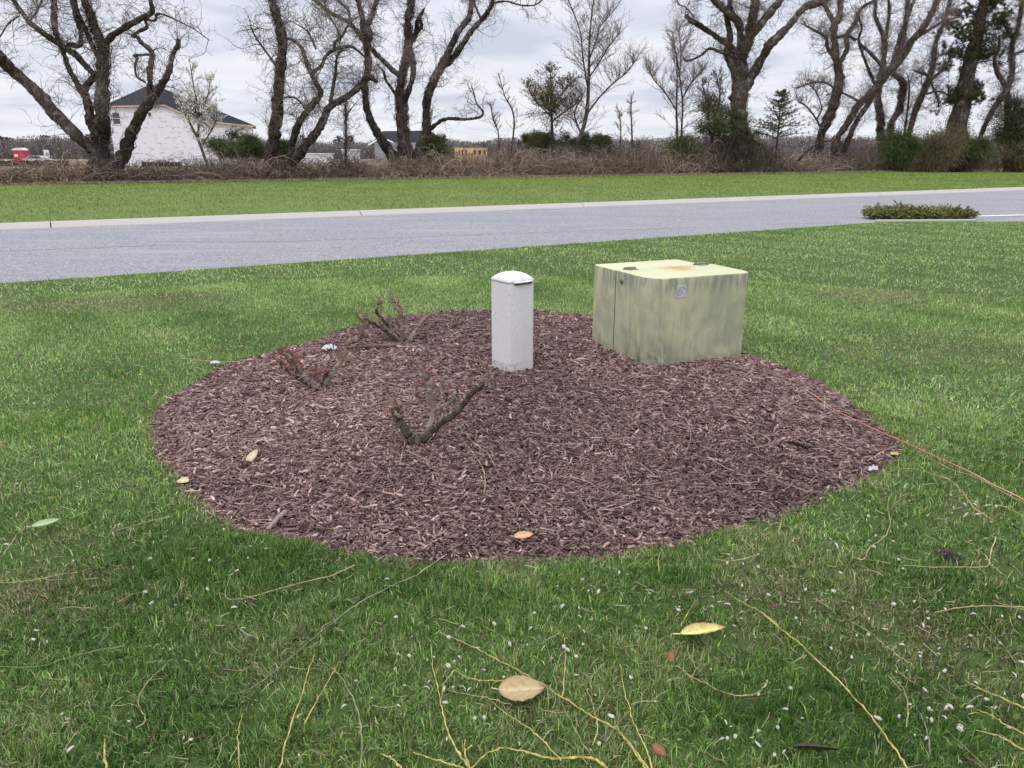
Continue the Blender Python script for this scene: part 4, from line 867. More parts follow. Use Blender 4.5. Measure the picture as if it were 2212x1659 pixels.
def traced_tree(name, label, Y, limbs, seed, twigs=(260, 1500, 4500), tcol=(.17, .14, .13), curl=.45, tl=(1.9, 1.0, .45), vines=60, depth=1.4, hang=0.0, group='bare trees along the hedgerow', buds=False, topgrow=True):
    r = np.random.default_rng(seed); limb_mb = []; lines = []; bt = MB()
    def off(px, py): return depth * ((vnoise(px * .012, py * .012, seed) - .5) * 2 * np.clip((380 - py) / 160, 0, 1))
    S = 18; n_l = len(limbs); tw_lines = []; wts = []
    for k, (fz, L) in enumerate(limbs):
        sc = SCL[fz]; pts = []; W = []; kk = r.uniform(-1, 1) * .8 if k else 0
        for i, q in enumerate(L):
            px, py = fz(q[0], q[1]); t = i / (len(L) - 1)
            pts.append(P3(px, py, Y + off(px, py) + kk * t)); W.append(max(q[2], 4) * sc / 2 * Y / FPX)
        if L[-1][1] < 0 and topgrow and W[-1] > .05:            # the limb goes on above what the photo shows
            d = unit(pts[-1] - pts[-2]); d = unit(d + np.array([r.normal(0, .25), r.normal(0, .3), .3])); p = pts[-1]
            for q in range(2): p = p + d * 1.3; d = unit(d + r.normal(0, .3, 3)); pts.append(p); W.append(W[-1] * .62)
        n = len(pts) * 5; P = catmull(pts, n); amp = np.interp(np.linspace(0, 1, n), np.linspace(0, 1, len(W)), W)
        P += r.normal(0, 1, P.shape) * (amp * .07)[:, None]
        R = amp * (1 + .10 * r.normal(0, 1, n)).clip(.8, 1.3)
        if pts[0][2] < .6:                                       # flare at the foot
            P[0, 2] = min(P[0, 2], -.15); R = R * (1 + .35 * np.exp(-np.maximum(P[:, 2], 0) / .5))
        B = bt if (k == 0 or W[0] > .16) else MB()
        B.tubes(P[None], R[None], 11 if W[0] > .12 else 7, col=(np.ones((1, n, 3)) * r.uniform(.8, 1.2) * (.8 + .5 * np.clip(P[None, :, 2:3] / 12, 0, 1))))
        if B is not bt: limb_mb.append(B)
        u = np.linspace(0, n - 1, S).astype(int); tw_lines.append(P[u]); wts.append(np.linalg.norm(P[-1] - P[0]) * (1.0 if W[0] < .3 else .8))
        lines.append((P, R))
    g = np.array(lines[0][0][0]); T_ = thing(name, (g[0], g[1], 0), label, 'tree', group)
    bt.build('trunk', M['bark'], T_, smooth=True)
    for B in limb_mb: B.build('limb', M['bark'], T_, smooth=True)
    TL = np.array(tw_lines); w = np.array(wts); b = MB(); tc_ = np.array(tcol)
    p, d, _ = spawn(TL, twigs[0], r, .75, None, .25, w, .22); keep = p[:, 2] > 1.6; p, d = p[keep], d[keep]
    A = walk(p, d, r.uniform(.5, 1, len(p)) * tl[0], 9, curl * .8, r, .05 - hang); b.tubes(A, np.linspace(.024, .008, 9)[None] * r.uniform(.6, 1.2, (len(A), 1)), 4, col=tc_ * bark_col(len(A), r))
    p, d, _ = spawn(A, twigs[1], r, .7, None, .12 - hang); Bq = walk(p, d, r.uniform(.4, 1, len(p)) * tl[1], 7, curl, r, .03 - hang)
    b.tubes(Bq, np.linspace(.010, .0055, 7)[None] * np.ones((len(Bq), 1)), 3, col=tc_ * 1.15 * bark_col(len(Bq), r))
    p, d, _ = spawn(Bq, twigs[2], r, .7, None, .1 - hang * 1.5); Cq = walk(p, d, r.uniform(.4, 1.1, len(p)) * tl[2], 5, curl * 1.1, r, -hang)
    b.tubes(Cq, np.linspace(.0065, .004, 5)[None] * np.ones((len(Cq), 1)), 3, col=tc_ * 1.3 * bark_col(len(Cq), r))
    if buds:
        e_ = np.concatenate([Cq[:, -1], Bq[:, -1], Cq[:, 2]]); n = len(e_); a = unit(r.normal(0, 1, (n, 3))); c_ = unit(r.normal(0, 1, (n, 3))); s_ = r.uniform(.03, .07, (n, 1))
        b.add(np.stack([e_, e_ + a * s_ * .5 + [0, 0, .02], e_ + c_ * s_], 1).reshape(-1, 3), T=np.arange(n * 3).reshape(-1, 3), col=np.repeat(np.array([(.24, .20, .16)]) * r.uniform(.7, 1.4, (n, 1)), 3, 0))
    b.build('twigs', M['twig'], T_)
    if vines:
        b = MB()
        for q in range(int(vines * .5)):
            P, R = lines[0] if r.random() < .45 else lines[r.integers(0, min(len(lines), 6))]
            m = len(P); a0 = r.integers(0, max(1, m // 4)); a1 = min(m, a0 + r.integers(m // 3, m)); seg = P[a0:a1]; rr = R[a0:a1]
            if len(seg) < 4: continue
            th = r.uniform(0, 6.28) + np.cumsum(r.normal(0, .55, len(seg))) + np.linspace(0, r.normal(0, 3), len(seg))
            seg = seg + np.stack([np.cos(th), np.sin(th), 0 * th], 1) * (rr * 1.03 + .02 + np.abs(r.normal(0, .05, len(seg))))[:, None]
            seg = catmull(seg, len(seg) * 2); b.tubes(seg[None], np.full((1, len(seg)), r.uniform(.008, .018)), 4, col=np.array([(.125, .092, .078)]) * r.uniform(.5, 1.5), cap=False)
        # loose tangle at the foot and along the stem
        q = 130; P, R = lines[0]; i = r.integers(0, max(2, int(len(P) * .8)), q); st = P[i] + np.stack([np.cos(i * 7.1), np.sin(i * 7.1), 0 * i], 1) * R[i][:, None]
        V_ = walk(st, r.normal(0, 1, (q, 3)), r.uniform(.4, 1.5, q), 9, .55, r, -.06); b.tubes(V_, np.full((q, 9), .009), 3, col=np.array([(.14, .105, .088)]) * bark_col(q, r, .5, 1.5))
        o = b.build('vine', M['twig'], T_); o['kind'] = 'stuff'
    return T_

Y1 = G(240, 398)[1]; Y2 = G(590, 392)[1]; Y3 = G(880, 387)[1]; Y4 = G(1595, 378)[1]; Y5 = G(1900, 373)[1]
traced_tree('bare_tree', 'wide many stemmed bare tree at the far left in front of the white house', Y1, [
 (R1, [(800, 1500, 190), (815, 1300, 165), (820, 1150, 120), (825, 950, 105), (825, 780, 100), (830, 600, 88), (835, 450, 78), (832, 370, 75), (790, 280, 65), (740, 150, 60), (690, 20, 55), (650, -120, 50)]),
 (R1, [(830, 1400, 120), (760, 1230, 90), (600, 1080, 92), (430, 900, 92), (290, 740, 90), (120, 590, 85), (0, 470, 85), (-120, 330, 75), (-250, 120, 65), (-330, -60, 50)]),
 (R1, [(850, 1450, 120), (940, 1330, 110), (1010, 1240, 95), (1060, 1100, 85), (1140, 930, 80), (1210, 830, 72), (1270, 740, 62), (1340, 640, 48), (1380, 540, 42), (1400, 440, 34), (1440, 370, 38), (1448, 322, 38)]),
 (R1, [(800, 1120, 90), (740, 980, 78), (720, 880, 62), (690, 780, 58), (650, 735, 42), (615, 660, 40), (560, 560, 38), (520, 450, 35), (500, 380, 38), (450, 260, 42), (435, 150, 42), (440, 0, 38), (450, -150, 30)]),
 (R1, [(690, 760, 50), (700, 700, 48), (740, 650, 46), (800, 610, 48), (840, 580, 45)]),
 (R1, [(775, 610, 45), (700, 540, 48), (620, 450, 48), (540, 400, 45), (440, 330, 42), (340, 260, 42), (240, 180, 38), (170, 90, 35), (110, 0, 30), (60, -120, 25)]),
 (R1, [(835, 380, 60), (900, 300, 48), (1000, 230, 45), (1120, 160, 40), (1230, 98, 38), (1220, 0, 25), (1230, -150, 20)]),
 (R1, [(545, 410, 38), (560, 365, 38), (640, 370, 38), (655, 330, 32), (655, 250, 38), (630, 150, 50), (600, 30, 48), (590, -150, 40)]),
 (R1, [(790, 450, 35), (730, 330, 36), (685, 220, 34), (640, 120, 28), (600, 20, 24), (570, -90, 18)]),
 (R1, [(1205, 840, 48), (1212, 740, 42), (1215, 640, 40), (1215, 560, 44), (1235, 460, 44), (1215, 400, 38), (1150, 350, 30), (1110, 300, 28), (1070, 290, 24), (1140, 250, 26), (1190, 220, 25), (1180, 160, 22), (1260, 165, 18), (1280, 110, 16), (1400, 150, 12), (1560, 230, 8), (1690, 320, 5)]),
 (R1, [(1205, 442, 20), (1085, 450, 22), (1112, 470, 18), (1095, 540, 18), (1110, 620, 16), (1180, 670, 14)]),
 (R1, [(240, 170, 16), (300, 90, 14), (340, 0, 12)]), (R1, [(150, 130, 14), (70, 190, 12), (0, 300, 9)]),
], 11, twigs=(330, 1700, 4600), vines=60)
traced_tree('bare_tree', 'bare tree with one upright stem and two stems leaning right', Y2, [
 (R2, [(340, 1400, 100), (350, 1250, 92), (375, 1080, 85), (400, 900, 80), (410, 740, 80), (425, 560, 75), (440, 400, 68), (435, 260, 65), (400, 130, 60), (360, 0, 55), (330, -150, 50), (300, -300, 40)]),
 (R2, [(370, 1390, 100), (470, 1310, 85), (540, 1230, 75), (620, 1120, 65), (700, 1030, 60), (760, 920, 55), (800, 830, 48), (900, 770, 45), (1000, 700, 45), (1060, 640, 45), (1110, 597, 45), (1172, 632, 26)]),
 (R2, [(505, 1280, 52), (510, 1150, 50), (540, 1020, 50), (600, 900, 48), (680, 800, 45), (735, 720, 35), (700, 640, 35), (660, 560, 35), (620, 460, 30), (590, 370, 25), (520, 310, 20), (460, 290, 16)]),
 (R2, [(662, 560, 28), (740, 510, 26), (770, 440, 22), (840, 385, 22), (970, 360, 18), (1080, 440, 12)]),
 (R2, [(840, 385, 18), (850, 320, 18), (890, 290, 18), (960, 180, 14), (1020, 130, 10)]), (R2, [(890, 290, 14), (850, 200, 12), (780, 80, 12), (760, -20, 10)]),
 (R2, [(808, 815, 30), (830, 680, 26), (850, 560, 24), (860, 450, 18), (900, 380, 12)]), (R2, [(395, 515, 16), (330, 420, 14), (270, 340, 14), (220, 260, 10), (190, 190, 8)]),
 (R2, [(415, 760, 14), (520, 750, 14), (580, 790, 12), (620, 850, 10)]), (R2, [(700, 380, 12), (640, 250, 12), (560, 190, 8)]),
], 12, twigs=(340, 1700, 4400), vines=34, buds=True, group='bare trees along the hedgerow')
traced_tree('bare_tree', 'bare tree with four curving vine covered stems left of centre', Y3, [
 (R2, [(1390, 1310, 150), (1385, 1150, 100), (1365, 950, 85), (1360, 830, 80), (1350, 700, 60), (1370, 560, 55), (1400, 420, 55), (1410, 300, 60), (1405, 180, 50), (1430, 60, 50), (1440, -50, 48), (1450, -200, 40)]),
 (R2, [(1330, 1260, 110), (1230, 1110, 70), (1160, 1000, 60), (1100, 870, 50), (1080, 730, 48), (1080, 620, 50), (1105, 500, 50), (1095, 400, 45), (1075, 280, 40), (1065, 200, 46), (1050, 100, 35), (1020, 0, 32), (1000, -120, 28)]),
 (R2, [(1450, 1270, 110), (1500, 1150, 78), (1550, 1010, 66), (1550, 850, 60), (1570, 720, 60), (1620, 600, 62), (1680, 490, 60), (1740, 370, 44), (1800, 240, 40), (1880, 130, 38), (1900, 0, 35), (1890, -160, 30)]),
 (R2, [(1680, 500, 50), (1730, 480, 42), (1815, 365, 40), (1900, 240, 38), (1980, 150, 35), (2050, 50, 30), (2075, -60, 28)]),
 (R2, [(1090, 200, 40), (1130, 130, 35), (1150, 50, 32), (1190, -50, 30)]), (R2, [(1095, 190, 28), (1125, 270, 28), (1100, 350, 30)]),
 (R2, [(1350, 590, 42), (1280, 530, 38), (1200, 450, 35), (1130, 380, 32), (1060, 300, 32), (990, 210, 32), (930, 160, 28), (830, 110, 28), (750, 50, 26), (690, 0, 25), (600, -80, 20)]),
 (R2, [(962, 180, 22), (950, 80, 22), (890, 20, 20), (850, -40, 18)]),
 (R2, [(1385, 780, 44), (1440, 620, 38), (1450, 470, 38), (1420, 370, 38)]), (R2, [(1415, 340, 48), (1470, 260, 40), (1480, 170, 35), (1510, 110, 25), (1540, 60, 8)]),
 (R2, [(1475, 255, 30), (1515, 200, 25), (1500, 130, 18)]), (R2, [(1340, 780, 28), (1290, 690, 22), (1240, 620, 20), (1225, 560, 18), (1195, 525, 10)]),
 (R2, [(1975, 150, 20), (1930, 50, 16), (1910, -20, 14)]), (R2, [(2065, 22, 16), (2170, 10, 13), (2280, 40, 13), (2380, 40, 11), (2435, 12, 8)]),
 (R2, [(1570, 1010, 30), (1650, 940, 28), (1730, 915, 24), (1860, 920, 20), (1970, 900, 20), (1985, 860, 14), (1940, 800, 12), (1920, 730, 10), (1900, 660, 8)]),
], 13, twigs=(380, 2000, 5200), hang=.03, vines=80)
traced_tree('bare_tree', 'thick dark bare tree spreading above the evergreen shrubs right of centre', Y4, [
 (R3, [(2070, 1330, 130), (2070, 1000, 110), (2065, 850, 105), (2065, 700, 110), (2080, 560, 105), (2085, 440, 80), (2110, 380, 65), (2150, 290, 60), (2165, 180, 58), (2190, 80, 55), (2200, -50, 50)]),
 (R3, [(2050, 580, 80), (1990, 460, 52), (1972, 400, 46), (2000, 300, 42), (1985, 200, 40), (1970, 110, 35), (1990, 40, 28)]),
 (R3, [(2055, 440, 55), (1990, 350, 45), (1900, 290, 38), (1800, 220, 38), (1700, 160, 35), (1655, 120, 24)]),
 (R3, [(2070, 450, 65), (2082, 300, 55), (2060, 170, 50), (1990, 110, 48), (1930, 50, 48), (1880, 0, 45), (1800, -100, 40)]),
 (R3, [(2035, 140, 36), (2000, 50, 32), (2000, -50, 28)]), (R3, [(1980, 415, 24), (1930, 405, 20), (1840, 375, 20), (1770, 430, 18), (1670, 470, 15), (1640, 445, 10)]),
 (R4, [(0, 760, 95), (50, 650, 72), (100, 560, 65), (170, 440, 60), (230, 330, 60), (290, 270, 58), (380, 180, 45), (460, 80, 45), (530, 30, 42), (650, 0, 25), (720, -60, 20)]),
 (R4, [(25, 430, 62), (80, 290, 62), (150, 200, 58), (230, 100, 55), (310, 0, 50), (380, -100, 40)]), (R4, [(85, 220, 50), (110, 100, 45), (130, -20, 40)]),
 (R3, [(1725, 140, 10), (1660, 60, 9), (1600, 30, 8), (1590, -20, 6)]), (R4, [(520, 60, 20), (600, 30, 20), (680, -30, 14)]),
], 14, twigs=(380, 2000, 5200), hang=.05, vines=80)
traced_tree('bare_tree', 'slender crooked bare tree right of the thick dark one', Y5, [
 (R4, [(575, 1150, 60), (600, 1000, 55), (650, 880, 60), (690, 780, 65), (730, 640, 60), (740, 560, 55), (720, 440, 45), (705, 330, 42), (700, 200, 40), (740, 120, 38), (742, 0, 34), (730, -150, 28)]),
 (R4, [(700, 170, 30), (650, 70, 28), (600, 0, 25), (560, -60, 20)]), (R4, [(705, 430, 26), (650, 340, 22), (640, 270, 18), (560, 220, 16), (470, 170, 10)]),
 (R4, [(745, 450, 30), (795, 350, 30), (790, 260, 28), (850, 170, 25), (900, 60, 22), (1000, 0, 18)]), (R4, [(720, 270, 20), (800, 260, 20), (860, 290, 18)]),
 (R4, [(740, 665, 16), (640, 600, 14), (540, 600, 12), (430, 640, 8)]),
], 15, twigs=(260, 1800, 5500), vines=50, hang=.03)
traced_tree('bare_tree', 'vine smothered bare tree leaning strongly to the right', Y5 - 1.5, [
 (R4, [(700, 1130, 45), (720, 1010, 41), (800, 890, 41), (880, 760, 45), (980, 660, 45), (1100, 510, 52), (1180, 430, 49), (1260, 300, 45), (1340, 210, 38), (1400, 100, 34), (1450, 0, 30), (1500, -120, 26)]),
 (R4, [(770, 1100, 38), (810, 1000, 34), (860, 880, 33), (930, 780, 34), (1000, 660, 30)]), (R4, [(1115, 490, 28), (1180, 270, 28), (1230, 130, 26), (1280, 0, 21)]),
 (R4, [(1050, 560, 28), (1060, 420, 26), (1080, 250, 22), (1100, 80, 19), (1090, -50, 15)]), (R4, [(1050, 480, 22), (960, 380, 21), (880, 300, 18), (900, 200, 14), (870, 120, 10)]),
 (R4, [(1280, 280, 22), (1400, 210, 18), (1500, 150, 14), (1620, 120, 9)]), (R4, [(910, 750, 18), (820, 700, 15), (740, 670, 12), (640, 690, 6)]),
], 16, twigs=(280, 1500, 4200), vines=110, hang=.02)
traced_tree('bare_tree', 'vine wrapped trunk standing upright behind the leaning tree', Y5 + 2, [
 (R4, [(1045, 1150, 55), (1040, 950, 50), (1040, 850, 45), (1020, 700, 40), (1035, 560, 35), (1060, 420, 30), (1050, 250, 24), (1000, 120, 20), (1010, -40, 16)]),
 (R4, [(1005, 660, 18), (990, 600, 18), (930, 450, 16), (880, 320, 14)])], 17, twigs=(120, 700, 2200), vines=50)
traced_tree('bare_tree', 'dark trunk bent like a bow beside the leaning tree', Y5 + 3, [
 (R4, [(1100, 1120, 45), (1115, 900, 38), (1170, 800, 42), (1195, 680, 42), (1195, 590, 38), (1130, 530, 30), (1150, 420, 26), (1200, 300, 24), (1220, 120, 20), (1240, -40, 16)])], 18, twigs=(120, 700, 2200), vines=50)
traced_tree('bare_tree', 'dark bare tree slanting right between the leaning tree and the ivy clad pine', Y5 + 1, [
 (R4, [(1215, 1080, 40), (1250, 940, 36), (1290, 800, 42), (1350, 660, 40), (1400, 540, 40), (1420, 450, 32), (1440, 300, 28), (1490, 180, 25), (1530, 50, 20), (1560, -100, 16)]),
 (R4, [(1400, 580, 22), (1490, 500, 16), (1540, 430, 12)]), (R4, [(1400, 590, 16), (1450, 720, 14), (1455, 780, 8)]), (R4, [(1395, 550, 20), (1340, 530, 18), (1280, 515, 8)]), (R4, [(1370, 680, 16), (1450, 660, 12), (1530, 690, 8)])], 19, twigs=(220, 1300, 3500), vines=30)
traced_tree('sapling', 'thin dark sapling between the bow shaped trunk and the slanting tree', Y5 + 3, [
 (R4, [(1205, 1080, 18), (1215, 920, 16), (1235, 780, 14), (1245, 640, 10), (1235, 560, 6)])], 20, twigs=(40, 200, 500), vines=0)
traced_tree('bare_tree', 'bare tree with winding upper limbs near the right edge', Y5 + 1, [
 (R4, [(1730, 1100, 36), (1760, 990, 28), (1820, 850, 30), (1900, 720, 36), (1960, 620, 40), (1990, 500, 36), (1985, 350, 32), (2030, 200, 28), (2050, 100, 25), (2060, -40, 20)]),
 (R4, [(1950, 960, 40), (1955, 800, 38), (1955, 680, 34), (1930, 610, 34), (1880, 520, 30), (1860, 430, 25), (1890, 350, 20), (1895, 260, 14)]),
 (R4, [(1990, 400, 22), (2060, 370, 18), (2140, 340, 12)]), (R4, [(2000, 300, 14), (1930, 180, 12), (1850, 120, 8)])], 21, twigs=(260, 1600, 4500), vines=34)
traced_tree('sapling', 'thin dark snag between the second and third trees from the left', Y3 + 1, [
 (R2, [(925, 1330, 26), (930, 1180, 22), (930, 1000, 20), (928, 850, 18), (935, 770, 12)]), (R2, [(930, 900, 8), (960, 860, 7), (1000, 800, 5)])], 22, twigs=(26, 120, 300), vines=16)
# fine bare trees of the middle
def fan_tree(label, Y, stems, seed, n1, tl, name='bare_tree', col=(.17, .14, .13), ang=.62, leaves=None, crown=None):
    r = np.random.default_rng(seed); lines = []; bt = MB()
    for k, (fz, L) in enumerate(stems):
        pts = [P3(*fz(q[0], q[1]), Y + .25 * k) for q in L]; W = [q[2] * SCL[fz] / 2 * Y / FPX for q in L]; n = len(pts) * 5; P = catmull(pts, n)
        if P[0, 2] < 1: P[0, 2] = -.1
        R = np.interp(np.linspace(0, 1, n), np.linspace(0, 1, len(W)), W); bt.tubes(P[None], R[None], 7, col=np.ones((1, n, 3)) * 1.2); lines.append(P)
    T_ = thing(name, (lines[0][0][0], lines[0][0][1], 0), label, 'tree', 'small bare trees in the hedgerow'); bt.build('trunk', M['bark'], T_, smooth=True)
    b = MB(); st = []; dd = []; LL = []
    for P in lines:
        n = n1; i = r.integers(int(len(P) * .22), len(P), n); t = i / len(P); az = r.uniform(0, 6.28, n)
        up = .55 + .7 * t; st.append(P[i]); dd.append(np.stack([np.cos(az) * ang, np.sin(az) * ang, up * .62], 1)); LL.append(tl * (1.15 - .8 * t) * r.uniform(.6, 1.1, n))
    st, dd, LL = map(np.concatenate, (st, dd, LL)); A = walk(st, dd, LL, 10, .13, r, .02); b.tubes(A, np.linspace(.020, .007, 10)[None] * np.ones((len(A), 1)), 4, col=np.array(col) * bark_col(len(A), r))
    p, d, _ = spawn(A, n1 * 8 * len(lines), r, .4, None, .15); B = walk(p, d, r.uniform(.3, 1, len(p)) * tl * .32, 6, .2, r, .02); b.tubes(B, np.linspace(.011, .006, 6)[None] * np.ones((len(B), 1)), 3, col=np.array(col) * 1.2 * bark_col(len(B), r))
    p, d, _ = spawn(B, n1 * 9 * len(lines), r, .5, None, .15); Cc = walk(p, d, r.uniform(.3, 1, len(p)) * tl * .14, 4, .3, r); b.tubes(Cc, np.linspace(.008, .005, 4)[None] * np.ones((len(Cc), 1)), 3, col=np.array(col) * 1.3 * bark_col(len(Cc), r))
    b.build('twigs', M['twig'], T_)
    if leaves:
        nm, cols, n, sz = leaves; b = MB(); src = np.concatenate([B.reshape(-1, 3), Cc.reshape(-1, 3)]); e_ = src[r.integers(0, len(src), n)] + r.normal(0, .03, (n, 3))
        if crown:
            fz, cx_, cy_, rx_, ry_, m = crown; c0 = P3(*fz(cx_, cy_), Y); kx = Y / FPX * SCL[fz]; cc_ = c0 + unit(r.normal(0, 1, (70, 3))) * (r.random((70, 1)) ** .45) * np.array([rx_ * kx, rx_ * kx, ry_ * kx])
            e2 = cc_[r.integers(0, 70, m)] + r.normal(0, .22, (m, 3)); e_ = np.concatenate([e_, e2]); A2 = walk(np.repeat(c0[None], 140, 0) - [0, 0, ry_ * kx * .5], cc_[r.integers(0, 70, 140)] - c0 + [0, 0, ry_ * kx * .5], np.full(140, rx_ * kx * 1.25), 9, .15, r)
            bb = MB(); bb.tubes(A2, np.linspace(.025, .006, 9)[None] * np.ones((140, 1)), 3, col=np.tile([(.10, .08, .07)], (140, 1))); bb.build('twigs', M['twig'], T_)
        leafcloud(b, e_, sz, cols, r); b.build(nm, M['leaf'], T_)
    return T_
def leafcloud(b, P, sz, cols, r, flat=0):
    n = len(P); a = unit(r.normal(0, 1, (n, 3)) * np.array([1, 1, 1 - flat])); c_ = unit(np.cross(a, r.normal(0, 1, (n, 3)))); s_ = r.uniform(.5, 1.2, (n, 1)) * sz
    V = np.stack([P - a * s_ * .5, P + c_ * s_ * .28, P + a * s_ * .5, P - c_ * s_ * .28], 1); i = np.arange(n * 4).reshape(n, 4)
    cc = np.array(cols)[r.integers(0, len(cols), n)] * r.uniform(.65, 1.35, (n, 1)); b.add(V.reshape(-1, 3), Q=i, col=np.repeat(cc, 4, 0))
Yf = G(1235, 378)[1]
fan_tree('tall fine pale bare tree fanning out at the centre of the hedgerow', Yf, [
 (R3, [(775, 1345, 20), (800, 1200, 26), (830, 1080, 26), (868, 980, 30), (895, 850, 28), (905, 700, 24), (910, 500, 20), (915, 300, 15), (930, 120, 11), (950, -40, 7)]),
 (R3, [(905, 700, 14), (880, 560, 13), (860, 420, 12), (845, 260, 10), (800, 120, 8), (750, 0, 6)]), (R3, [(905, 860, 14), (1000, 740, 12), (1100, 640, 10), (1200, 560, 8), (1290, 440, 6)]),
 (R3, [(910, 600, 12), (990, 480, 10), (1060, 360, 9), (1150, 250, 6)]), (R3, [(905, 480, 12), (960, 330, 10), (1000, 200, 8), (1090, 100, 5)]), (R3, [(850, 1040, 14), (815, 950, 14), (800, 860, 12), (860, 740, 8)])], 31, 40, 3.0, col=(.20, .17, .16), ang=.72)
fan_tree('fine purplish bare tree left of the thick dark tree', Yf + 3, [
 (R3, [(1592, 1300, 20), (1590, 1010, 18), (1585, 850, 15), (1590, 600, 11), (1585, 400, 7)]), (R3, [(1628, 1280, 18), (1625, 1000, 15), (1632, 800, 13), (1600, 520, 10), (1560, 330, 6)]), (R3, [(1630, 760, 12), (1700, 640, 10), (1780, 560, 7)]), (R3, [(1590, 860, 12), (1500, 720, 10), (1400, 600, 8), (1380, 520, 5)]), (R3, [(1610, 600, 10), (1620, 400, 8), (1600, 230, 5)])], 32, 36, 2.6, ang=.72, col=(.19, .145, .14))
fan_tree('small thin sapling left of the leafy bush tree', Yf + 2, [(R3, [(215, 1300, 12), (210, 1030, 10), (170, 920, 9), (150, 800, 6)]), (R3, [(310, 1200, 14), (330, 900, 12), (260, 740, 8), (210, 560, 5)])], 33, 26, 1.3, name='sapling')
fan_tree('low straggling bare bush with curling branches left of the slender crooked tree', Y5 - 1, [(R4, [(620, 1080, 16), (605, 940, 14), (570, 860, 12), (500, 770, 10), (440, 740, 6)]), (R4, [(575, 860, 12), (610, 780, 10), (560, 650, 8), (490, 600, 5)])], 34, 34, 1.8, name='bare_bush')
fan_tree('leafy bush tree with brown and green leaves left of the fine pale tree', Yf + 1, [(R3, [(630, 1200, 26), (625, 1010, 22), (620, 850, 18), (620, 700, 14), (610, 540, 8)]), (R3, [(622, 900, 12), (500, 780, 10), (430, 660, 6)]), (R3, [(622, 820, 12), (720, 700, 10), (790, 620, 6)]), (R3, [(620, 940, 12), (730, 860, 9), (820, 800, 6)])], 35, 30, 1.7, name='leafy_tree',
   leaves=('leaves', [(.09, .11, .04), (.13, .09, .05), (.18, .20, .09), (.09, .10, .04), (.24, .11, .07), (.06, .07, .03)], 2500, .13), crown=(R3, 610, 740, 200, 220, 4200))
fan_tree('half bare oak with brown leaves beside the thick dark trunk', Y4 + 1, [(R3, [(1850, 1150, 22), (1880, 900, 16), (1820, 760, 12), (1780, 650, 7)]), (R3, [(1880, 900, 14), (1920, 760, 10), (1900, 600, 6)])], 36, 28, 1.7, name='leafy_tree',
   leaves=('leaves', [(.10, .09, .04), (.14, .09, .06), (.08, .085, .035), (.19, .11, .07)], 900, .13), crown=(R3, 1830, 790, 120, 130, 1500))
fan_tree('small white flowering tree in front of the white house', G(430, 372)[1] + 10, [(R1, [(1680, 1330, 22), (1650, 1250, 20), (1600, 1120, 20), (1530, 980, 16), (1470, 860, 12), (1430, 760, 7)]), (R1, [(1605, 1130, 18), (1610, 980, 16), (1600, 860, 14), (1570, 700, 10), (1540, 520, 6)]), (R1, [(1610, 960, 12), (1680, 780, 9), (1700, 660, 5)]), (R1, [(1640, 1180, 12), (1740, 1000, 9), (1760, 890, 5)])], 37, 22, 2.0, name='blossom_tree', col=(.13, .11, .10),
   leaves=('blossom', [(.72, .74, .66), (.62, .66, .52), (.78, .78, .74)], 5000, .17), crown=(R1, 1600, 860, 140, 150, 2200))
fan_tree('pale blossoming sapling behind the centre of the hedgerow', Yf + 9, [(R3, [(1245, 1150, 14), (1240, 1000, 12), (1235, 850, 9), (1240, 740, 5)]), (R3, [(1150, 1150, 12), (1155, 960, 9), (1140, 850, 5)])], 38, 20, 1.2, name='blossom_tree', leaves=('blossom', [(.55, .58, .42), (.68, .68, .58)], 800, .10))

# ------------------------------------------------------------------ evergreens and shrubs
def shrub(fz, cx, cy, rx, ry, Y, label, cols, seed, n=9000, sz=.16, name='evergreen_shrub', cat='shrub', clumps=26, stems=40, flat=0.2, scol=(.12, .09, .075), group='shrubs along the hedgerow'):
    r = np.random.default_rng(seed); px, py = fz(cx, cy); c_ = P3(px, py, Y); k = Y / FPX * SCL[fz]; RX, RZ = rx * k, ry * k; RY = RX * .8
    bot = c_[2] - RZ
    T_ = thing(name, (c_[0], Y, 0), label, cat, group); b = MB()
    cc = unit(r.normal(0, 1, (clumps, 3))) * (r.random((clumps, 1)) ** .4) * np.array([RX, RY, RZ]) * r.uniform(.5, 1.05, (clumps, 1)) + c_; cs = r.uniform(.18, .48, clumps) * min(RX, RZ) * 1.4
    i = r.integers(0, clumps, n); d = unit(r.normal(0, 1, (n, 3))); P = cc[i] + d * (cs[i] * r.random(n) ** .35)[:, None] * np.array([1.25, 1.1, .85]); P = P[P[:, 2] > .05]; n = len(P)
    cl_t = r.uniform(.75, 1.3, clumps)[i[:n]]
    m = n // 2; leafcloud(b, P[:m], sz, cols, r, flat); q = P[m:]; D = unit(q - c_ + r.normal(0, .4, q.shape) * RX); S = np.linspace(0, 1, 3)[None, :, None]
    b.tubes(q[:, None] + D[:, None] * S * sz * r.uniform(1.2, 4.2, (len(q), 1, 1)) + np.array([0, 0, -1.]) * S ** 2 * .06, np.tile([.012, .009, .004], (len(q), 1)), 3, col=np.array(cols)[r.integers(0, len(cols), len(q))] * r.uniform(.8, 1.6, (len(q), 1)))
    b.build('foliage', M['leaf'], T_)
    b = MB(); s0 = np.tile([c_[0], Y, 0.], (stems, 1)) + r.normal(0, .2, (stems, 3)) * np.array([RX, RY * .5, 0]); e_ = c_ + unit(r.normal(0, 1, (stems, 3))) * np.array([RX, RY, RZ]) * .9
    t = np.linspace(0, 1, 8)[None, :, None]; P = s0[:, None] * (1 - t) + e_[:, None] * t + np.cumsum(r.normal(0, .04, (stems, 8, 3)), 1); b.tubes(P, np.linspace(.03, .01, 8)[None] * np.ones((stems, 1)), 4, col=np.array([scol]) * bark_col(stems, r)); b.build('stems', M['twig'], T_)
    return T_
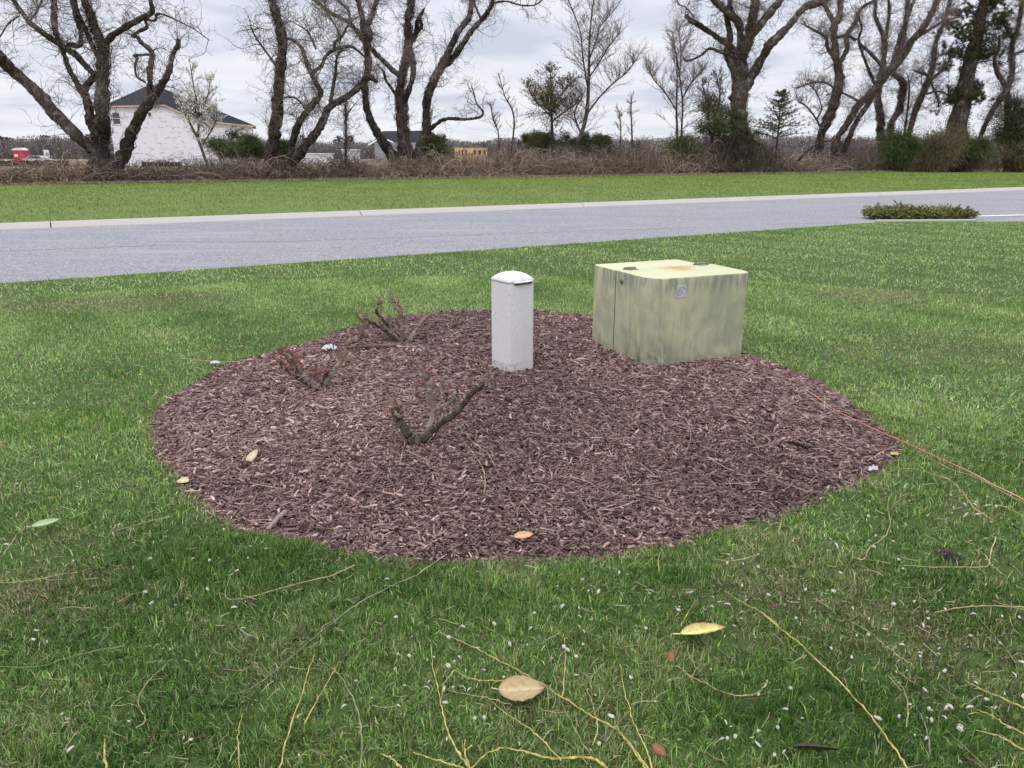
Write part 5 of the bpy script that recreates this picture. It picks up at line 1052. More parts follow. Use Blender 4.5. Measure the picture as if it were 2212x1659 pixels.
GR = [(.07, .10, .032), (.11, .145, .05), (.155, .18, .075), (.05, .065, .028)]
DK = [(.045, .052, .022), (.075, .08, .038), (.11, .105, .055)]
OL = [(.09, .10, .035), (.12, .12, .05), (.06, .07, .025)]
TN = [(.17, .13, .075), (.22, .17, .10), (.12, .10, .055), (.26, .20, .13)]
shrub(R1, 2040, 1190, 75, 85, Y2 + 1, 'rounded green evergreen shrub beside the white house', GR, 51, 9000, .14)
shrub(R2, 60, 1120, 190, 110, Y2 + 3, 'dense green shrub at the foot of the second tree', GR, 510, 5000, .15)
shrub(R2, 1610, 1180, 110, 130, Y3 + 1, 'green shrub right of the four stemmed tree', GR, 52, 4500, .15)
shrub(R2, 440, 1150, 60, 70, Y2 + 4, 'small green shrub between the two stems of the second tree', GR, 53, 1800, .14)
shrub(R3, 560, 1090, 230, 80, Yf + 2, 'olive green broom like shrub under the leafy bush tree', OL, 54, 8000, .13)
shrub(R3, 900, 1090, 200, 65, Yf + 4, 'low green shrub under the fine pale tree', GR + OL, 55, 5000, .13)
shrub(R3, 1620, 1180, 130, 150, Y4 - 1, 'loose green yellow shrub left of the thick dark trunk', GR + OL, 56, 6500, .14)
shrub(R3, 1930, 950, 190, 150, Y4 - .5, 'dark cedar shrub spreading around the thick dark trunk', DK + GR[:2], 57, 6500, .15)
shrub(R4, 45, 1010, 120, 110, Y4, 'dark shrub on the right side of the thick dark trunk', DK, 58, 4000, .15)
shrub(R4, 1160, 1060, 175, 130, Y5 - 1.5, 'big dense green shrub under the leaning tree', [(.07, .115, .03), (.10, .15, .045), (.05, .08, .025), (.14, .18, .06)], 59, 11000, .15)
shrub(R4, 1470, 1070, 150, 150, Y5 - 2, 'dry tan brushy shrub between two green shrubs at right', TN + OL[:1], 60, 8000, .13, name='dry_shrub', stems=160, scol=(.2, .15, .1))
shrub(R4, 1700, 1080, 130, 100, Y5 - 1, 'green shrub in front of the ivy clad pine', GR, 61, 7000, .15)
shrub(R4, 2010, 930, 150, 240, Y5, 'very dark evergreen mass at the right edge', DK, 62, 14000, .16)
shrub(R4, 2040, 1130, 150, 100, Y5 - 2, 'olive brown shrub at the right edge of the grass', TN + OL, 63, 7000, .13, name='dry_shrub', stems=80)
# conical cedar
def cedar(px, py_top, py_bot, Y, label, seed, half):
    r = np.random.default_rng(seed); top = P3(px, py_top, Y)[2]; bot = P3(px, py_bot, Y)[2]; x = P3(px, py_bot, Y)[0]; T_ = thing('cedar', (x, Y, 0), label, 'tree'); b = MB()
    b.tubes(np.array([(x, Y, -.1), (x, Y, (bot + top) / 2), (x + .05, Y, top)]), np.array([.09, .05, .015]), 6); b.build('trunk', M['bark'], T_)
    b = MB(); n = 110; t = r.random(n) ** 1.2; z = bot + (top - bot) * t; az = r.uniform(0, 6.28, n); L = half * (1 - t) ** .8 * r.uniform(.6, 1.25, n) + .15
    A = walk(np.c_[np.full(n, x), np.full(n, Y), z], np.c_[np.cos(az), np.sin(az), np.full(n, .25)], L, 7, .12, r, .02); b.tubes(A, np.linspace(.02, .006, 7)[None] * np.ones((n, 1)), 3, col=np.tile([(.10, .08, .06)], (n, 1)))
    p, d, _ = spawn(A, n * 32, r, .6, None, .1); B = walk(p, d, r.uniform(.08, .26, len(p)), 3, .1, r); b.tubes(B, np.tile([.022, .016, .004], (len(B), 1)), 3, col=np.array(DK)[r.integers(0, 3, len(B))] * 1.3)
    b.build('foliage', M['leaf'], T_)
cedar(1592.6 + .2986 * 290, .2986 * 655, .2986 * 1010, Y4 - .5, 'small pointed dark cedar right of the thick dark trunk', 70, 2.3)
# pine with ivy on the trunk
def pine():
    r = np.random.default_rng(80); Y = Y5 + .5
    L = [(1600, 1130, 170), (1585, 930, 130), (1630, 760, 105), (1660, 560, 95), (1700, 400, 85), (1740, 250, 72), (1760, 120, 70), (1790, 0, 60), (1810, -200, 50)]
    pts = [P3(*R4(q[0], q[1]), Y) for q in L]; W = [q[2] * .2986 / 2 * Y / FPX for q in L]; P = catmull(pts, 60); P[0, 2] = -.1; R = np.interp(np.linspace(0, 1, 60), np.linspace(0, 1, len(W)), W)
    T_ = thing('pine_tree', (P[0, 0], P[0, 1], 0), 'ivy clad pine with tufts of green needles near the right edge', 'tree'); b = MB(); b.tubes(P[None], R[None], 12, col=np.ones((1, 60, 3)) * 1.1); b.build('trunk', M['bark'], T_, smooth=True)
    b = MB(); n = 5200; i = r.integers(4, 56, n); a = r.uniform(0, 6.28, n); e_ = P[i] + np.stack([np.cos(a), np.sin(a), r.normal(0, .3, n)], 1) * (R[i] * 1.05 + np.abs(r.normal(0, .12, n)))[:, None]
    leafcloud(b, e_, .13, [(.045, .05, .025), (.07, .06, .035), (.11, .08, .06), (.03, .04, .015)], r); b.build('ivy', M['leaf'], T_)
    b = MB(); st = r.integers(14, 60, 46); az = r.uniform(0, 6.28, 46)
    A = walk(P[st], np.c_[np.cos(az), np.sin(az), np.full(46, .15)], r.uniform(1.2, 4.6, 46), 12, .16, r, .01); b.tubes(A, np.linspace(.06, .015, 12)[None] * np.ones((46, 1)), 5, col=np.full((46, 3), 1.)); 
    p, d, _ = spawn(A, 420, r, .5, None, .2, None, .3); B = walk(p, d, r.uniform(.3, .9, len(p)), 6, .2, r, .03); b.tubes(B, np.linspace(.022, .008, 6)[None] * np.ones((len(B), 1)), 4, col=np.full((len(B), 3), 1.)); b.build('branches', M['bark'], T_)
    b = MB(); tuft = [(1680, 380, 110, 60), (1560, 380, 50, 40), (1790, 380, 60, 50), (1600, 660, 75, 60), (1720, 640, 60, 60), (1560, 720, 50, 30), (1740, 720, 55, 40), (1600, 90, 80, 30), (1900, 150, 80, 60), (1560, 180, 60, 30), (1980, 250, 60, 30), (1500, 480, 60, 40), (1640, 260, 60, 30), (1850, 20, 90, 40)]
    C = [B[:, -1], B[:, 3]]
    for (x_, y_, rx, ry) in tuft:
        c_ = P3(*R4(x_, y_), Y); k = .2986 * Y / FPX; m = int(rx * ry / 55); C.append(c_ + unit(r.normal(0, 1, (m, 3))) * (r.random((m, 1)) ** .4) * np.array([rx * k, rx * k * .7, ry * k]))
    C = np.concatenate(C); m = 34; D = unit(r.normal(0, 1, (len(C), m, 3)) + np.array([0, 0, .3])); s_ = C[:, None] + r.normal(0, .02, D.shape)
    Q = np.stack([s_, s_ + D * .11, s_ + D * .20], 2).reshape(-1, 3, 3); b.tubes(Q, np.tile([.009, .008, .003], (len(Q), 1)), 3, col=np.array([(.085, .105, .035), (.13, .145, .05), (.055, .07, .028)])[r.integers(0, 3, len(Q))])
    b.build('needles', M['leaf'], T_)
pine()

# ------------------------------------------------------------------ bramble thicket along the hedgerow
hd = unit(hB - hA); hn = np.array([-hd[1], hd[0]]); Lh = np.linalg.norm(hB - hA)
def along(px): # distance along hedge for a picture column
    p = G(px, 404 - .0158 * px)[:2]; return (p - hA) @ hd
hp = [(-200, .9), (0, .95), (150, 1.15), (300, 1.0), (420, 1.35), (560, 1.4), (700, 1.15), (900, 1.7), (1000, 1.5), (1060, 2.4), (1150, 2.0), (1260, 1.7), (1350, 2.1), (1450, 2.3), (1600, 2.3), (1700, 2.3), (1760, 1.6), (1850, 2.3), (2000, 2.5), (2212, 2.8), (2500, 2.6)]
sx = np.array([along(a) for a, _ in hp]); sh = np.array([h for _, h in hp])
r = np.random.default_rng(90); b = MB(); smin, smax = sx[0] - 6, sx[-1] + 15
def hh(s): return np.interp(s, sx, sh) * .82
n = 15000; s_ = r.uniform(smin, smax, n); dn = r.uniform(-.25, 3.6, n); P0 = np.c_[hA + hd * s_[:, None] + hn * dn[:, None], r.uniform(0, .5, n)]
H = hh(s_) * (.55 + .9 * fbm(s_ * .5, s_ * 0 + 2, 61)) * r.uniform(.2, 1.1, n) * np.clip(.5 + dn / 1.6, .3, 1); az = r.uniform(0, 6.28, n); L = r.uniform(.4, 2.6, n); t = np.linspace(0, 1, 10)
P = P0[:, None] + np.stack([np.cos(az)[:, None] * L[:, None] * t, np.sin(az)[:, None] * L[:, None] * t * .6, (H[:, None] * np.sin(t * pi * r.uniform(.5, 1.0, (n, 1))) * 1.0)], 2) + np.cumsum(r.normal(0, .075, (n, 10, 3)), 1)
P[..., 2] = P[..., 2].clip(.02)
pal = np.array([(.105, .078, .062), (.17, .125, .105), (.27, .20, .165), (.075, .055, .045), (.38, .30, .25), (.10, .11, .045)])
zone = vnoise(s_ * .35, s_ * 0, 17)
pal *= 1.45
b.tubes(P, np.linspace(.013, .006, 10)[None] * r.uniform(.6, 1.5, (n, 1)), 3, col=pal[r.choice(6, n, p=[.30, .26, .16, .18, .05, .05])] * (.55 + .9 * zone[:, None]) * r.uniform(.7, 1.3, (n, 1)))
# dead leaves and fine litter caught inside
n = 90000; s_ = r.uniform(smin, smax, n); dn = r.uniform(.1, 3.4, n); z = hh(s_) * (.55 + .9 * fbm(s_ * .5, s_ * 0 + 2, 61)) * r.random(n) ** 1.2 * np.clip(.35 + dn / 1.8, .2, .95)
leafcloud(b, np.c_[hA + hd * s_[:, None] + hn * dn[:, None], z], .10, [(.10, .075, .06), (.16, .12, .095), (.065, .05, .04), (.22, .165, .13), (.07, .08, .035)], r)
tag(b.build('bramble_thicket', M['twig']), 'brown tangle of bare brambles and dry stems along the hedgerow', 'brambles', kind='stuff')
# straw litter at the foot
b = MB(); n = 26000; s_ = r.uniform(smin, smax, n); dn = r.normal(-.15, .32, n) - np.abs(r.normal(0, .25, n)) * (np.interp(s_, [along(1300), along(1700)], [0, 1]).clip(0, 1)) * 1.3; az = r.uniform(0, 6.28, n); L = r.uniform(.08, .3, n)
P0 = np.c_[hA + hd * s_[:, None] + hn * dn[:, None], np.full(n, .09)]; t = np.linspace(0, 1, 4); P = P0[:, None] + np.stack([np.cos(az)[:, None] * L[:, None] * t, np.sin(az)[:, None] * L[:, None] * t, r.uniform(0, .16, n)[:, None] * np.sin(t * pi)], 2)
b.tubes(P, np.full((n, 4), .010), 3, col=np.array([(.36, .28, .20), (.28, .20, .15), (.20, .14, .10), (.42, .35, .26)])[r.integers(0, 4, n)] * r.uniform(.7, 1.2, (n, 1)))
tag(b.build('dry_litter', M['twig']), 'dry straw and leaf litter at the foot of the hedgerow', 'litter', kind='stuff')
# fallen limb
b = MB(); P = catmull([P3(*R4(x_, y_), G(1730, 377)[1] - .6) for x_, y_ in [(440, 1165), (470, 1130), (520, 1080), (600, 1030), (680, 1012), (705, 975)]], 26); b.tubes(P + r.normal(0, .012, P.shape), np.linspace(.10, .045, 26), 8); b.origin = tuple(P[0])
tag(b.build('fallen_branch', M['bark'], smooth=True), 'fallen dark limb sloping into the brambles', 'branch')

# ------------------------------------------------------------------ juniper at the side drive
def juniper():
    r = np.random.default_rng(95); a, c_ = G(1900, 476), G(2122, 474); ctr = (a + c_) / 2; hl = np.linalg.norm(c_ - a) / 2; d = unit((c_ - a)[:2]); nn = np.array([-d[1], d[0]])
    T_ = thing('juniper_shrub', (ctr[0], ctr[1] + .3, 0), 'low spreading yellow green juniper between lawn and side drive', 'shrub'); n = 1500
    u_ = r.uniform(-1, 1, n); v_ = r.uniform(-1, 1, n) * np.sqrt(1 - u_ ** 2) * .9; z = (.05 + .15 * np.sqrt((1 - u_ ** 2 * .9 - v_ ** 2).clip(0)) * (.35 + 1.25 * vnoise(u_ * 4, v_ * 3, 5))) * r.uniform(.3, 1, n)
    P0 = np.c_[ctr[:2] + d * (u_ * hl * .86)[:, None] + nn * (v_ * .75 + .5)[:, None], z]; az = np.arctan2(v_, u_) + r.normal(0, .9, n); D = np.c_[np.cos(az)[:, None] * d + np.sin(az)[:, None] * nn, r.uniform(.0, .42, n)]
    A = walk(P0, D, r.uniform(.12, .32, n), 6, .15, r); b = MB(); b.tubes(A, np.linspace(.012, .006, 6)[None] * np.ones((n, 1)), 3, col=np.tile([(.12, .09, .05)], (n, 1)))
    b.build('stems', M['twig'], T_); b = MB(); p, dd, _ = spawn(A, 16000, r, .45, None, .1, None, .2); B = walk(p, dd, r.uniform(.03, .10, len(p)), 3, .1, r); hgt = p[:, 2] / .35
    cc = np.array([(.15, .18, .045), (.24, .27, .07), (.38, .38, .14), (.08, .11, .035)])[r.integers(0, 4, len(p))]; b.tubes(B, np.tile([.011, .009, .002], (len(p), 1)), 3, col=cc * r.uniform(.8, 1.25, (len(p), 1))); b.build('foliage', M['leaf'], T_)
juniper()
p_ = [G(1893, 480), G(1960, 480), G(2050, 479.5), G(2110, 479)]
b = MB(); P = np.array([[q[0], q[1] + .05, .02] for q in p_]); b.tubes(catmull(P, 20)[None], np.full((1, 20), .04), 8); tag(b.build('edging_kerb', M['concrete']), kind='structure')

# ------------------------------------------------------------------ far buildings and field things
M['wrap'] = mat('white_house_wrap', (.74, .74, .78), .6, noise=[(1.1, (.66, .66, .72), .5, .65)])
M['wprint'] = mat('wrap_print', (.46, .48, .56), .7)
M['shingle'] = mat('dark_shingles', (.026, .028, .034), .9, noise=[(3, (.036, .038, .046), .45, .6)], spec=.1)
M['wood'] = mat('new_lumber', (.62, .42, .22), .8, noise=[(3, (.52, .34, .17), .5, .65)])
M['glass'] = mat('dark_glass', (.06, .075, .09), .15, spec=.6); M['frame'] = mat('white_frame', (.8, .8, .82), .5)
YH = 115.0
def hx(x, y, Y=YH): return P3(*R1(x, y), Y)
gA, gB, gC, gD = hx(872, 862), hx(1345, 852), hx(1620, 978), hx(2050, 1022); zb = .0
HS = thing('house', ((gA[0] + gD[0]) / 2, YH, 0), 'unfinished two storey house in white wrap with a dark hip roof', 'house')
b = MB(); fr = [(gA[0], YH, zb), (gD[0], YH, zb), (gD[0], YH, gD[2]), (gC[0], YH, gC[2]), (gB[0], YH, gB[2]), (gA[0], YH, gA[2])]; bk = [(x_ * (YH + 13) / YH, YH + 13, z_) for x_, _, z_ in fr]
n = 6; b.add(fr + bk, Q=[(i, (i + 1) % n, n + (i + 1) % n, n + i) for i in range(n)]); b.NG.append(np.arange(6)[::-1]); b.NG.append(np.arange(6) + 6); wall = b.build('wall', M['wrap'], HS)
b = MB(); e_ = .45; r1, r2 = hx(1180, 700), hx(1262, 692); A = gA + [-e_, -e_, .05]; B = gB + [0, -e_, .05]; C = gC + [0, -e_, .05]; D = gD + [e_, -e_, .05]
def bk_(p): return np.array([p[0] * (YH + 13 + e_) / YH, p[1] + 13 + 2 * e_, p[2]])
r1b, r2b = hx(1180, 700, YH + 6.5), hx(1262, 692, YH + 6.5); V = [A, B, C, D, r1b, r2b, bk_(A), bk_(B), bk_(C), bk_(D)]
b.add(V, Q=[(0, 1, 5, 4), (7, 6, 4, 5)], T=[(0, 4, 6), (1, 2, 5), (2, 3, 5), (3, 9, 5), (9, 8, 5), (8, 7, 5)]); b.build('roof', M['shingle'], HS)
b = MB()
for p, q in ((A, B), (B, C), (C, D)):
    m_ = (p + q) / 2; l = np.linalg.norm(q - p); ang_ = math.atan2(q[2] - p[2], q[0] - p[0]); dx_ = np.array([cos(ang_), 0, sin(ang_)]) * l / 2; h_ = np.array([0, 0, .2])
    b.add([m_ - dx_ - h_, m_ + dx_ - h_, m_ + dx_ - h_ * .05, m_ - dx_ - h_ * .05] + [v_ + np.array([0, .35, 0]) for v_ in (m_ - dx_ - h_, m_ + dx_ - h_, m_ + dx_ - h_ * .05, m_ - dx_ - h_ * .05)], Q=[(0, 1, 2, 3), (5, 4, 7, 6), (4, 5, 1, 0), (3, 2, 6, 7)])
b.build('fascia', mat('raw_fascia', (.50, .39, .26), .8), HS)
def window(x0_, y0_, x1_, y1_, nx, ny, name='window', parent=HS, Y=YH, f=.10):
    a, c_ = hx(x0_, y1_, Y), hx(x1_, y0_, Y); w_, h_ = c_[0] - a[0], c_[2] - a[2]; b = MB(); cx_, cz = (a[0] + c_[0]) / 2, (a[2] + c_[2]) / 2
    for sx_ in (-1, 1): b.box((cx_ + sx_ * (w_ / 2), Y - .04, cz), (f, .1, h_ + f)); 
    for sz in (-1, 1): b.box((cx_, Y - .041, cz + sz * (h_ / 2)), (w_ - f, .1, f))
    for i in range(1, nx): b.box((a[0] + w_ * i / nx, Y - .035, cz), (f * .7, .06, h_ - f))
    for i in range(1, ny): b.box((cx_, Y - .036, a[2] + h_ * i / ny), (w_ - f, .06, f * .6))
    fo = b.build(name, M['frame'], parent); b = MB(); b.box((0, 0, 0), (w_ - f, .02, h_ - f)); po = b.build('pane', M['glass']); po.parent = fo; po.location = (cx_ - parent.location[0], Y - .02 - parent.location[1], cz)
window(920, 910, 970, 1008, 1, 2); window(1202, 908, 1228, 948, 1, 1); window(1732, 1120, 1826, 1222, 3, 2, f=.14); window(1628, 1118, 1660, 1158, 1, 1)
b = MB(); r = np.random.default_rng(101)
for k in range(200):
    x_ = r.uniform(890, 2040); row = r.integers(0, 9); y_ = 905 + row * 42 + r.normal(0, 5)
    ztop = np.interp(x_, [872, 1345, 1620, 2050], [870, 870, 990, 1035])
    if y_ < ztop + 15 or y_ > 1280 or any(a - 22 < x_ < c_ + 22 and d_ - 14 < y_ < f_ + 14 for a, d_, c_, f_ in ((920, 910, 970, 1008), (1202, 908, 1228, 948), (1732, 1120, 1826, 1222), (1628, 1118, 1660, 1158))): continue
    p = hx(x_, y_); b.box((p[0] + r.random() * .1, YH - .006 - .00002 * k, p[2]), (r.uniform(.25, .6), .008, r.uniform(.05, .11)))
    if r.random() < .3: b.box((p[0] + .2, YH - .009, p[2] - .12), (.08, .008, .2))
o = b.build('wrap_lettering', M['wprint'], HS); o['kind'] = 'stuff'
# black silt fences
M['silt'] = mat('silt_fence', (.025, .026, .03), .8)
def silt(a, c_, Y, h, label):
    p, q = P3(a, 345, Y), P3(c_, 345, Y); n = 30; xs = np.linspace(p[0], q[0], n); T_ = thing('silt_fence', ((p[0] + q[0]) / 2, Y, 0), label, 'fence'); b = MB(); zt = h * (1 + .12 * np.sin(np.arange(n) * 1.7)); yy = Y + .1 * np.sin(np.arange(n))
    V = np.concatenate([np.c_[xs, yy, np.full(n, -.05)], np.c_[xs, yy, zt], np.c_[xs, yy + .03, np.full(n, -.05)], np.c_[xs, yy + .03, zt]]); Q = []
    for i in range(n - 1): Q += [(i, i + 1, n + i + 1, n + i), (2 * n + i + 1, 2 * n + i, 3 * n + i, 3 * n + i + 1), (n + i, n + i + 1, 3 * n + i + 1, 3 * n + i)]
    b.add(V, Q=Q); b.build('fabric', M['silt'], T_)
    for i in range(0, n, 4): b = MB(); b.box((xs[i], yy[i] - .05, h * .6), (.06, .05, h * 1.2)); b.build('stake', M['wood'], T_)
silt(-60, 148, 112, .75, 'black silt fence by the red portable toilet')
silt(305, 392, 108, .6, 'black silt fence in front of the white house')
# portable toilet
M['red'] = mat('red_plastic', (.50, .03, .06), .5); M['whitep'] = mat('white_plastic', (.75, .72, .72), .5)
pt = P3(*R1(178, 1300), 138); c_ = (pt[0], pt[1], 0); PT = thing('portable_toilet', c_, 'red portable toilet with a white roof at the far left', 'toilet')
b = MB(); b.box((c_[0], c_[1], 1.25), (1.9, 1.3, 2.1)); b.build('cabin', M['red'], PT)
b = MB(); ps = [(-1.02, 0), (1.02, 0), (.85, .28), (.4, .40), (-.4, .40), (-.85, .28)]; V = [(c_[0] + a, c_[1] - .72, 2.30 + z_) for a, z_ in ps] + [(c_[0] + a, c_[1] + .72, 2.30 + z_) for a, z_ in ps]
b.add(V, Q=[(i, (i + 1) % 6, 6 + (i + 1) % 6, 6 + i) for i in range(6)]); b.NG.append(np.arange(6)[::-1]); b.NG.append(np.arange(6) + 6); b.build('roof', M['whitep'], PT)
b = MB(); b.box((c_[0] - .45, c_[1] - .66, 1.45), (.62, .03, .45)); b.build('label_panel', M['whitep'], PT)
b = MB(); b.box((c_[0] + .50, c_[1] - .66, 1.1), (.6, .03, 1.7)); dr_ = b.build('door', mat('deep_red', (.55, .06, .08), .5), PT)
b = MB(); b.box((c_[0], c_[1], .1), (2.0, 1.4, .2)); b.build('skid', M['silt'], PT)
# site sign
sg = P3(*R1(385, 1290), 128); SG = thing('site_sign', (sg[0], sg[1], 0), 'white building site board with blue blotch right of the red toilet', 'sign')
b = MB(); b.box((sg[0], sg[1], 1.75), (.85, .05, 1.1)); b.build('board', M['whitep'], SG)
b = MB(); b.box((sg[0] + .1, sg[1] - .035, 1.62), (.5, .01, .5)); b.build('blue_patch', mat('blue_print', (.12, .32, .5), .6), SG)
for q in (-.36, .36): b = MB(); b.box((sg[0] + q, sg[1] + .05, .85), (.07, .07, 1.7)); b.build('post', M['wood'], SG)
# parked car, mostly hidden
def car(px, Y, colr, label, rz=0.1):
    p = P3(px, 345, Y); T_ = thing('parked_car', (p[0], Y, 0), label, 'car'); prof = [(-2.2, .35), (2.2, .35), (2.25, .75), (1.3, .95), (.7, 1.4), (-.9, 1.42), (-1.7, 1.0), (-2.25, .9)]; b = MB()
    V = [(p[0] + a, Y - .85, z_) for a, z_ in prof] + [(p[0] + a, Y + .85, z_) for a, z_ in prof]; n = len(prof); b.add(V, Q=[(i, (i + 1) % n, n + (i + 1) % n, n + i) for i in range(n)]); b.NG.append(np.arange(n)[::-1]); b.NG.append(np.arange(n) + n); b.build('body', mat('car_paint', colr, .35, spec=.5), T_)
    b = MB(); b.add([(p[0] + a, Y - .86, z_) for a, z_ in [(-1.4, .98), (1.1, .98), (.6, 1.33), (-.85, 1.35)]] + [(p[0] + a, Y - .87, z_) for a, z_ in [(-1.4, .98), (1.1, .98), (.6, 1.33), (-.85, 1.35)]], Q=[(4, 5, 6, 7), (3, 2, 1, 0), (0, 1, 5, 4), (1, 2, 6, 5), (2, 3, 7, 6), (3, 0, 4, 7)]); b.build('side_window', M['glass'], T_)
    for q in (-1.4, 1.4): b = MB(); b.tubes(np.array([(p[0] + q, Y - .9, .33), (p[0] + q, Y - .66, .33)]), np.full(2, .33), 14); b.build('wheel', M['silt'], T_)
car(84, 132, (.55, .5, .5), 'pale parked car beyond the silt fence beside the red toilet')
# grey gabled house behind the four stemmed tree
YG = 150.0
def gh(x, y, Y=YG): return P3(*R2(x, y), Y)
GH = thing('house', (gh(1380, 1100)[0], YG, 0), 'grey bungalow with dark gabled roof behind the four stemmed tree', 'house'); b = MB(); a, c_ = gh(1150, 1100), gh(1640, 1100)
b.box(((a[0] + c_[0]) / 2, YG + 5, a[2] / 2), (c_[0] - a[0], 10, a[2])); b.build('wall', mat('grey_siding', (.30, .31, .33), .8), GH)
b = MB(); e1, e2 = gh(1115, 1115), gh(1690, 1115); p1, p2 = gh(1180, 1005), gh(1560, 1000); V = [e1, e2, p2, p1] + [e1 + [0, 12, 0], e2 + [0, 12, 0], p2 + [0, 10, 0], p1 + [0, 10, 0]]; V[2] = p2 + [0, 5, 0]; V[3] = p1 + [0, 5, 0]; V[6] = V[2] + [0, .1, 0]; V[7] = V[3] + [0, .1, 0]
b.add(V, Q=[(0, 1, 2, 3), (5, 4, 7, 6), (3, 2, 6, 7)], T=[]); b.NG += [np.array([1, 5, 6, 2]), np.array([0, 3, 7, 4])]; b.build('roof', M['shingle'], GH)
b = MB()
for p, q in ((gh(1110, 1120), gh(1210, 1060)), (gh(1210, 1060), gh(1300, 1100)), (gh(1500, 1060), gh(1610, 1110)), (gh(1540, 1135), gh(1680, 1135))):
    b.tubes(np.array([p + [0, -.6, 0], q + [0, -.6, 0]]), np.full(2, .14), 4)
b.build('white_trim', M['frame'], GH)
# framed plywood building
PL = thing('plywood_building', (P3(*R2(1890, 1180), 170)[0], 170, 0), 'low unfinished plywood building with window openings in the distance', 'building'); b = MB(); a, c_ = P3(*R2(1770, 1215), 170), P3(*R2(2018, 1140), 170)
b.box(((a[0] + c_[0]) / 2, 172, c_[2] / 2), (c_[0] - a[0], 4, c_[2])); b.build('wall', M['wood'], PL)
for x_, w_ in ((1805, 8), (1830, 8), (1860, 10), (1925, 14), (1965, 14), (1998, 10)):
    q = P3(*R2(x_, 1175), 170); b = MB(); b.box((q[0], 169.98, q[2]), (w_ * .03, .06, .9)); b.build('opening', M['silt'], PL)
# white site cabin
CB = thing('site_cabin', (P3(*R2(690, 1200), 160)[0], 160, 0), 'long low white cabin between the second and third trees', 'cabin'); b = MB(); a, c_ = P3(*R2(590, 1230), 160), P3(*R2(800, 1190), 160)
b.box(((a[0] + c_[0]) / 2, 162, c_[2] / 2), (c_[0] - a[0], 4, c_[2])); b.build('wall', M['whitep'], CB); b = MB(); b.box(((a[0] + c_[0]) / 2, 162, c_[2] + .1), (c_[0] - a[0] + .4, 4.4, .2)); b.build('roof', M['frame'], CB)
CB = thing('shed', (P3(*R2(960, 1180), 165)[0], 165, 0), 'small white shed beside the thin dark snag', 'shed'); b = MB(); a, c_ = P3(*R2(905, 1200), 165), P3(*R2(1010, 1160), 165)
b.box(((a[0] + c_[0]) / 2, 167, c_[2] / 2), (c_[0] - a[0], 4, c_[2])); b.build('wall', M['whitep'], CB); b = MB(); b.box(((a[0] + c_[0]) / 2, 167, c_[2] + .12), (c_[0] - a[0] + .4, 4.4, .24)); b.build('roof', M['frame'], CB)
# soil bank
# ------------------------------------------------------------------ far woods
r = np.random.default_rng(120); b = MB(); n = 9000; X = r.uniform(-330, 420, n); Yw = 330 + r.uniform(0, 60, n) + 25 * np.sin(X * .01); hgt = 5.2 + 3.0 * fbm(X * .03, X * 0, 9) + 2.2 * vnoise(X * .2, X * 0, 4) + np.clip(X / 60, 0, 1.6); hgt *= r.uniform(.78, 1, n)
P = walk(np.c_[X, Yw, np.zeros(n)], np.tile([0, 0, 1.], (n, 1)), hgt, 5, .08, r); b.tubes(P, np.linspace(.22, .05, 5)[None] * np.ones((n, 1)), 3, col=np.array([(.18, .155, .15)]) * bark_col(n, r, .7, 1.3))
n = 260000; i = r.integers(0, 9000, n); t = r.random(n) ** .8; e_ = np.c_[X[i] + r.normal(0, 1.3, n), Yw[i] + r.normal(0, 1.5, n), hgt[i] * (t * .98 + .02)]; leafcloud(b, e_, .75, [(.20, .175, .175), (.18, .155, .155), (.22, .195, .19), (.17, .15, .145)], r)
n = 22000; cxs = r.uniform(-300, 400, 90); cyy = 335 + r.uniform(0, 30, 90); ch = r.uniform(6, 10.5, 90); i = r.integers(0, 90, n); t = r.random(n); e_ = np.c_[cxs[i] + r.normal(0, 2.2, n) * (1.1 - t), cyy[i] + r.normal(0, 2, n), ch[i] * (.25 + .75 * t)]
leafcloud(b, e_, 1.2, [(.035, .05, .03), (.05, .065, .04), (.025, .035, .025)], r)
tag(b.build('distant_woods', M['twig']), 'grey brown wood with dark pines along the horizon', 'woods', kind='stuff')

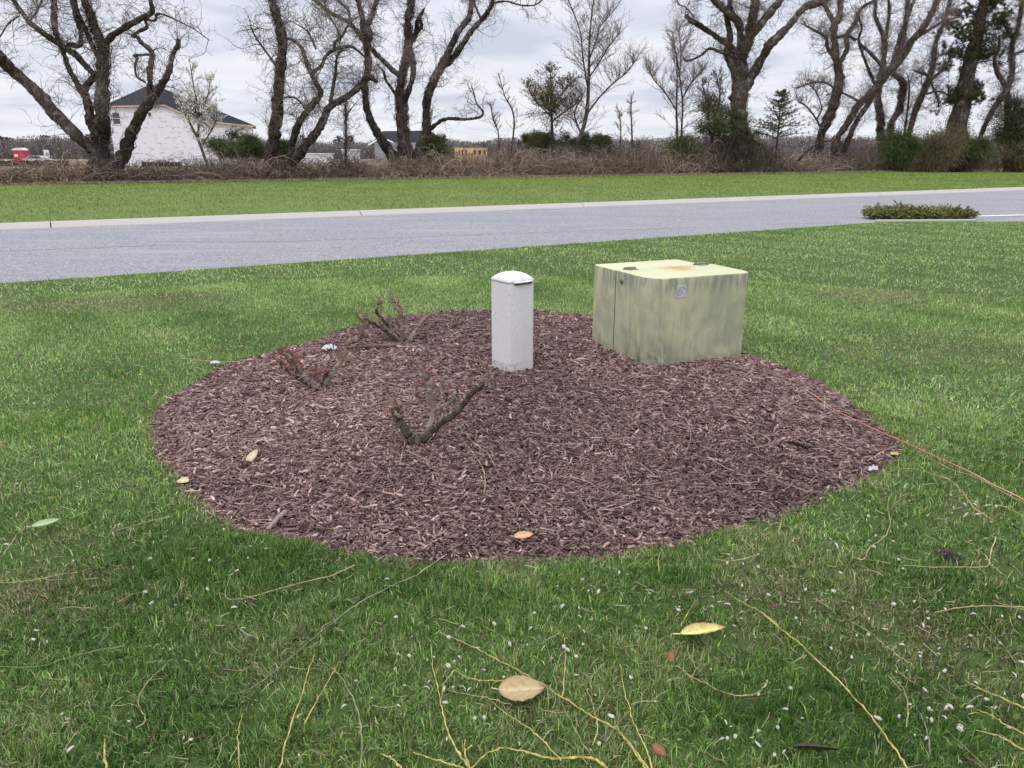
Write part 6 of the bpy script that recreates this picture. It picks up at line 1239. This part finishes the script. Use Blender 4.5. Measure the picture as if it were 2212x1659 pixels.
# ------------------------------------------------------------------ fine litter
r = np.random.default_rng(140); b = MB(); n = 2600
rr = np.sqrt(r.uniform(1.2 ** 2, 7.5 ** 2, n)) ; aa_ = r.uniform(-.75, .75, n); x, y = rr * np.sin(aa_), rr * np.cos(aa_); s_, dr = bed_s(x, y); k = (dr > .02) & (vnoise(x * 2.2, y * 2.2, 8) > .35); x, y = x[k], y[k]; n = len(x)
leafcloud(b, np.c_[x, y, r.uniform(.012, .036, n)], .014, [(.30, .20, .14), (.42, .33, .24), (.20, .12, .08), (.50, .44, .36), (.14, .09, .07)], r, .6)
n = 3600; rr = np.sqrt(r.uniform(1.2 ** 2, 6.5 ** 2, n)); aa_ = r.uniform(-.75, .75, n); x, y = rr * np.sin(aa_), rr * np.cos(aa_); s_, dr = bed_s(x, y); k = (dr > .0); x, y = x[k], y[k]; n = len(x)
A = walk(np.c_[x, y, r.uniform(.01, .035, n)], np.c_[r.normal(0, 1, (n, 2)), r.normal(0, .12, n)], r.uniform(.02, .075, n), 5, .22, r); A[..., 2] = A[..., 2].clip(.006, .045)
b.tubes(A, np.full((n, 5), .0008) * (1 + rr[k][:, None] * .12), 3, col=np.array([(.42, .36, .22), (.34, .27, .17), (.5, .45, .30)])[r.integers(0, 3, n)] * r.uniform(.6, 1.1, (n, 1)))
tag(b.build('lawn_litter', M['twig']), 'scraps of dry leaf and straw scattered in the lawn', 'litter', kind='stuff')
b = MB(); n = 520; x = r.uniform(bed[:, 0].min(), bed[:, 0].max(), n); y = r.uniform(bed[:, 1].min(), bed[:, 1].max(), n); s_, dr = bed_s(x, y); k = dr < -.03; x, y = x[k], y[k]; n = len(x); z = bed_z(x, y) + .032
A = walk(np.c_[x, y, z], np.c_[r.normal(0, 1, (n, 2)), np.zeros(n)], r.uniform(.05, .28, n), 8, .18, r); A[..., 2] = bed_z(A[..., 0], A[..., 1]) + .034
b.tubes(A, np.full((n, 8), .0013), 3, col=np.array([(.34, .25, .19), (.42, .34, .26), (.24, .15, .12)])[r.integers(0, 3, n)])
m = 260; x = r.uniform(bed[:, 0].min(), bed[:, 0].max(), m); y = r.uniform(bed[:, 1].min(), bed[:, 1].max(), m); s_, dr = bed_s(x, y); k = dr < -.02; x, y = x[k], y[k]; leafcloud(b, np.c_[x, y, bed_z(x, y) + .034], .016, [(.60, .55, .50), (.48, .36, .30), (.62, .52, .42)], r, .8)
tag(b.build('mulch_litter', M['twig']), 'pale straws and flakes scattered over the mulch', 'litter', kind='stuff')
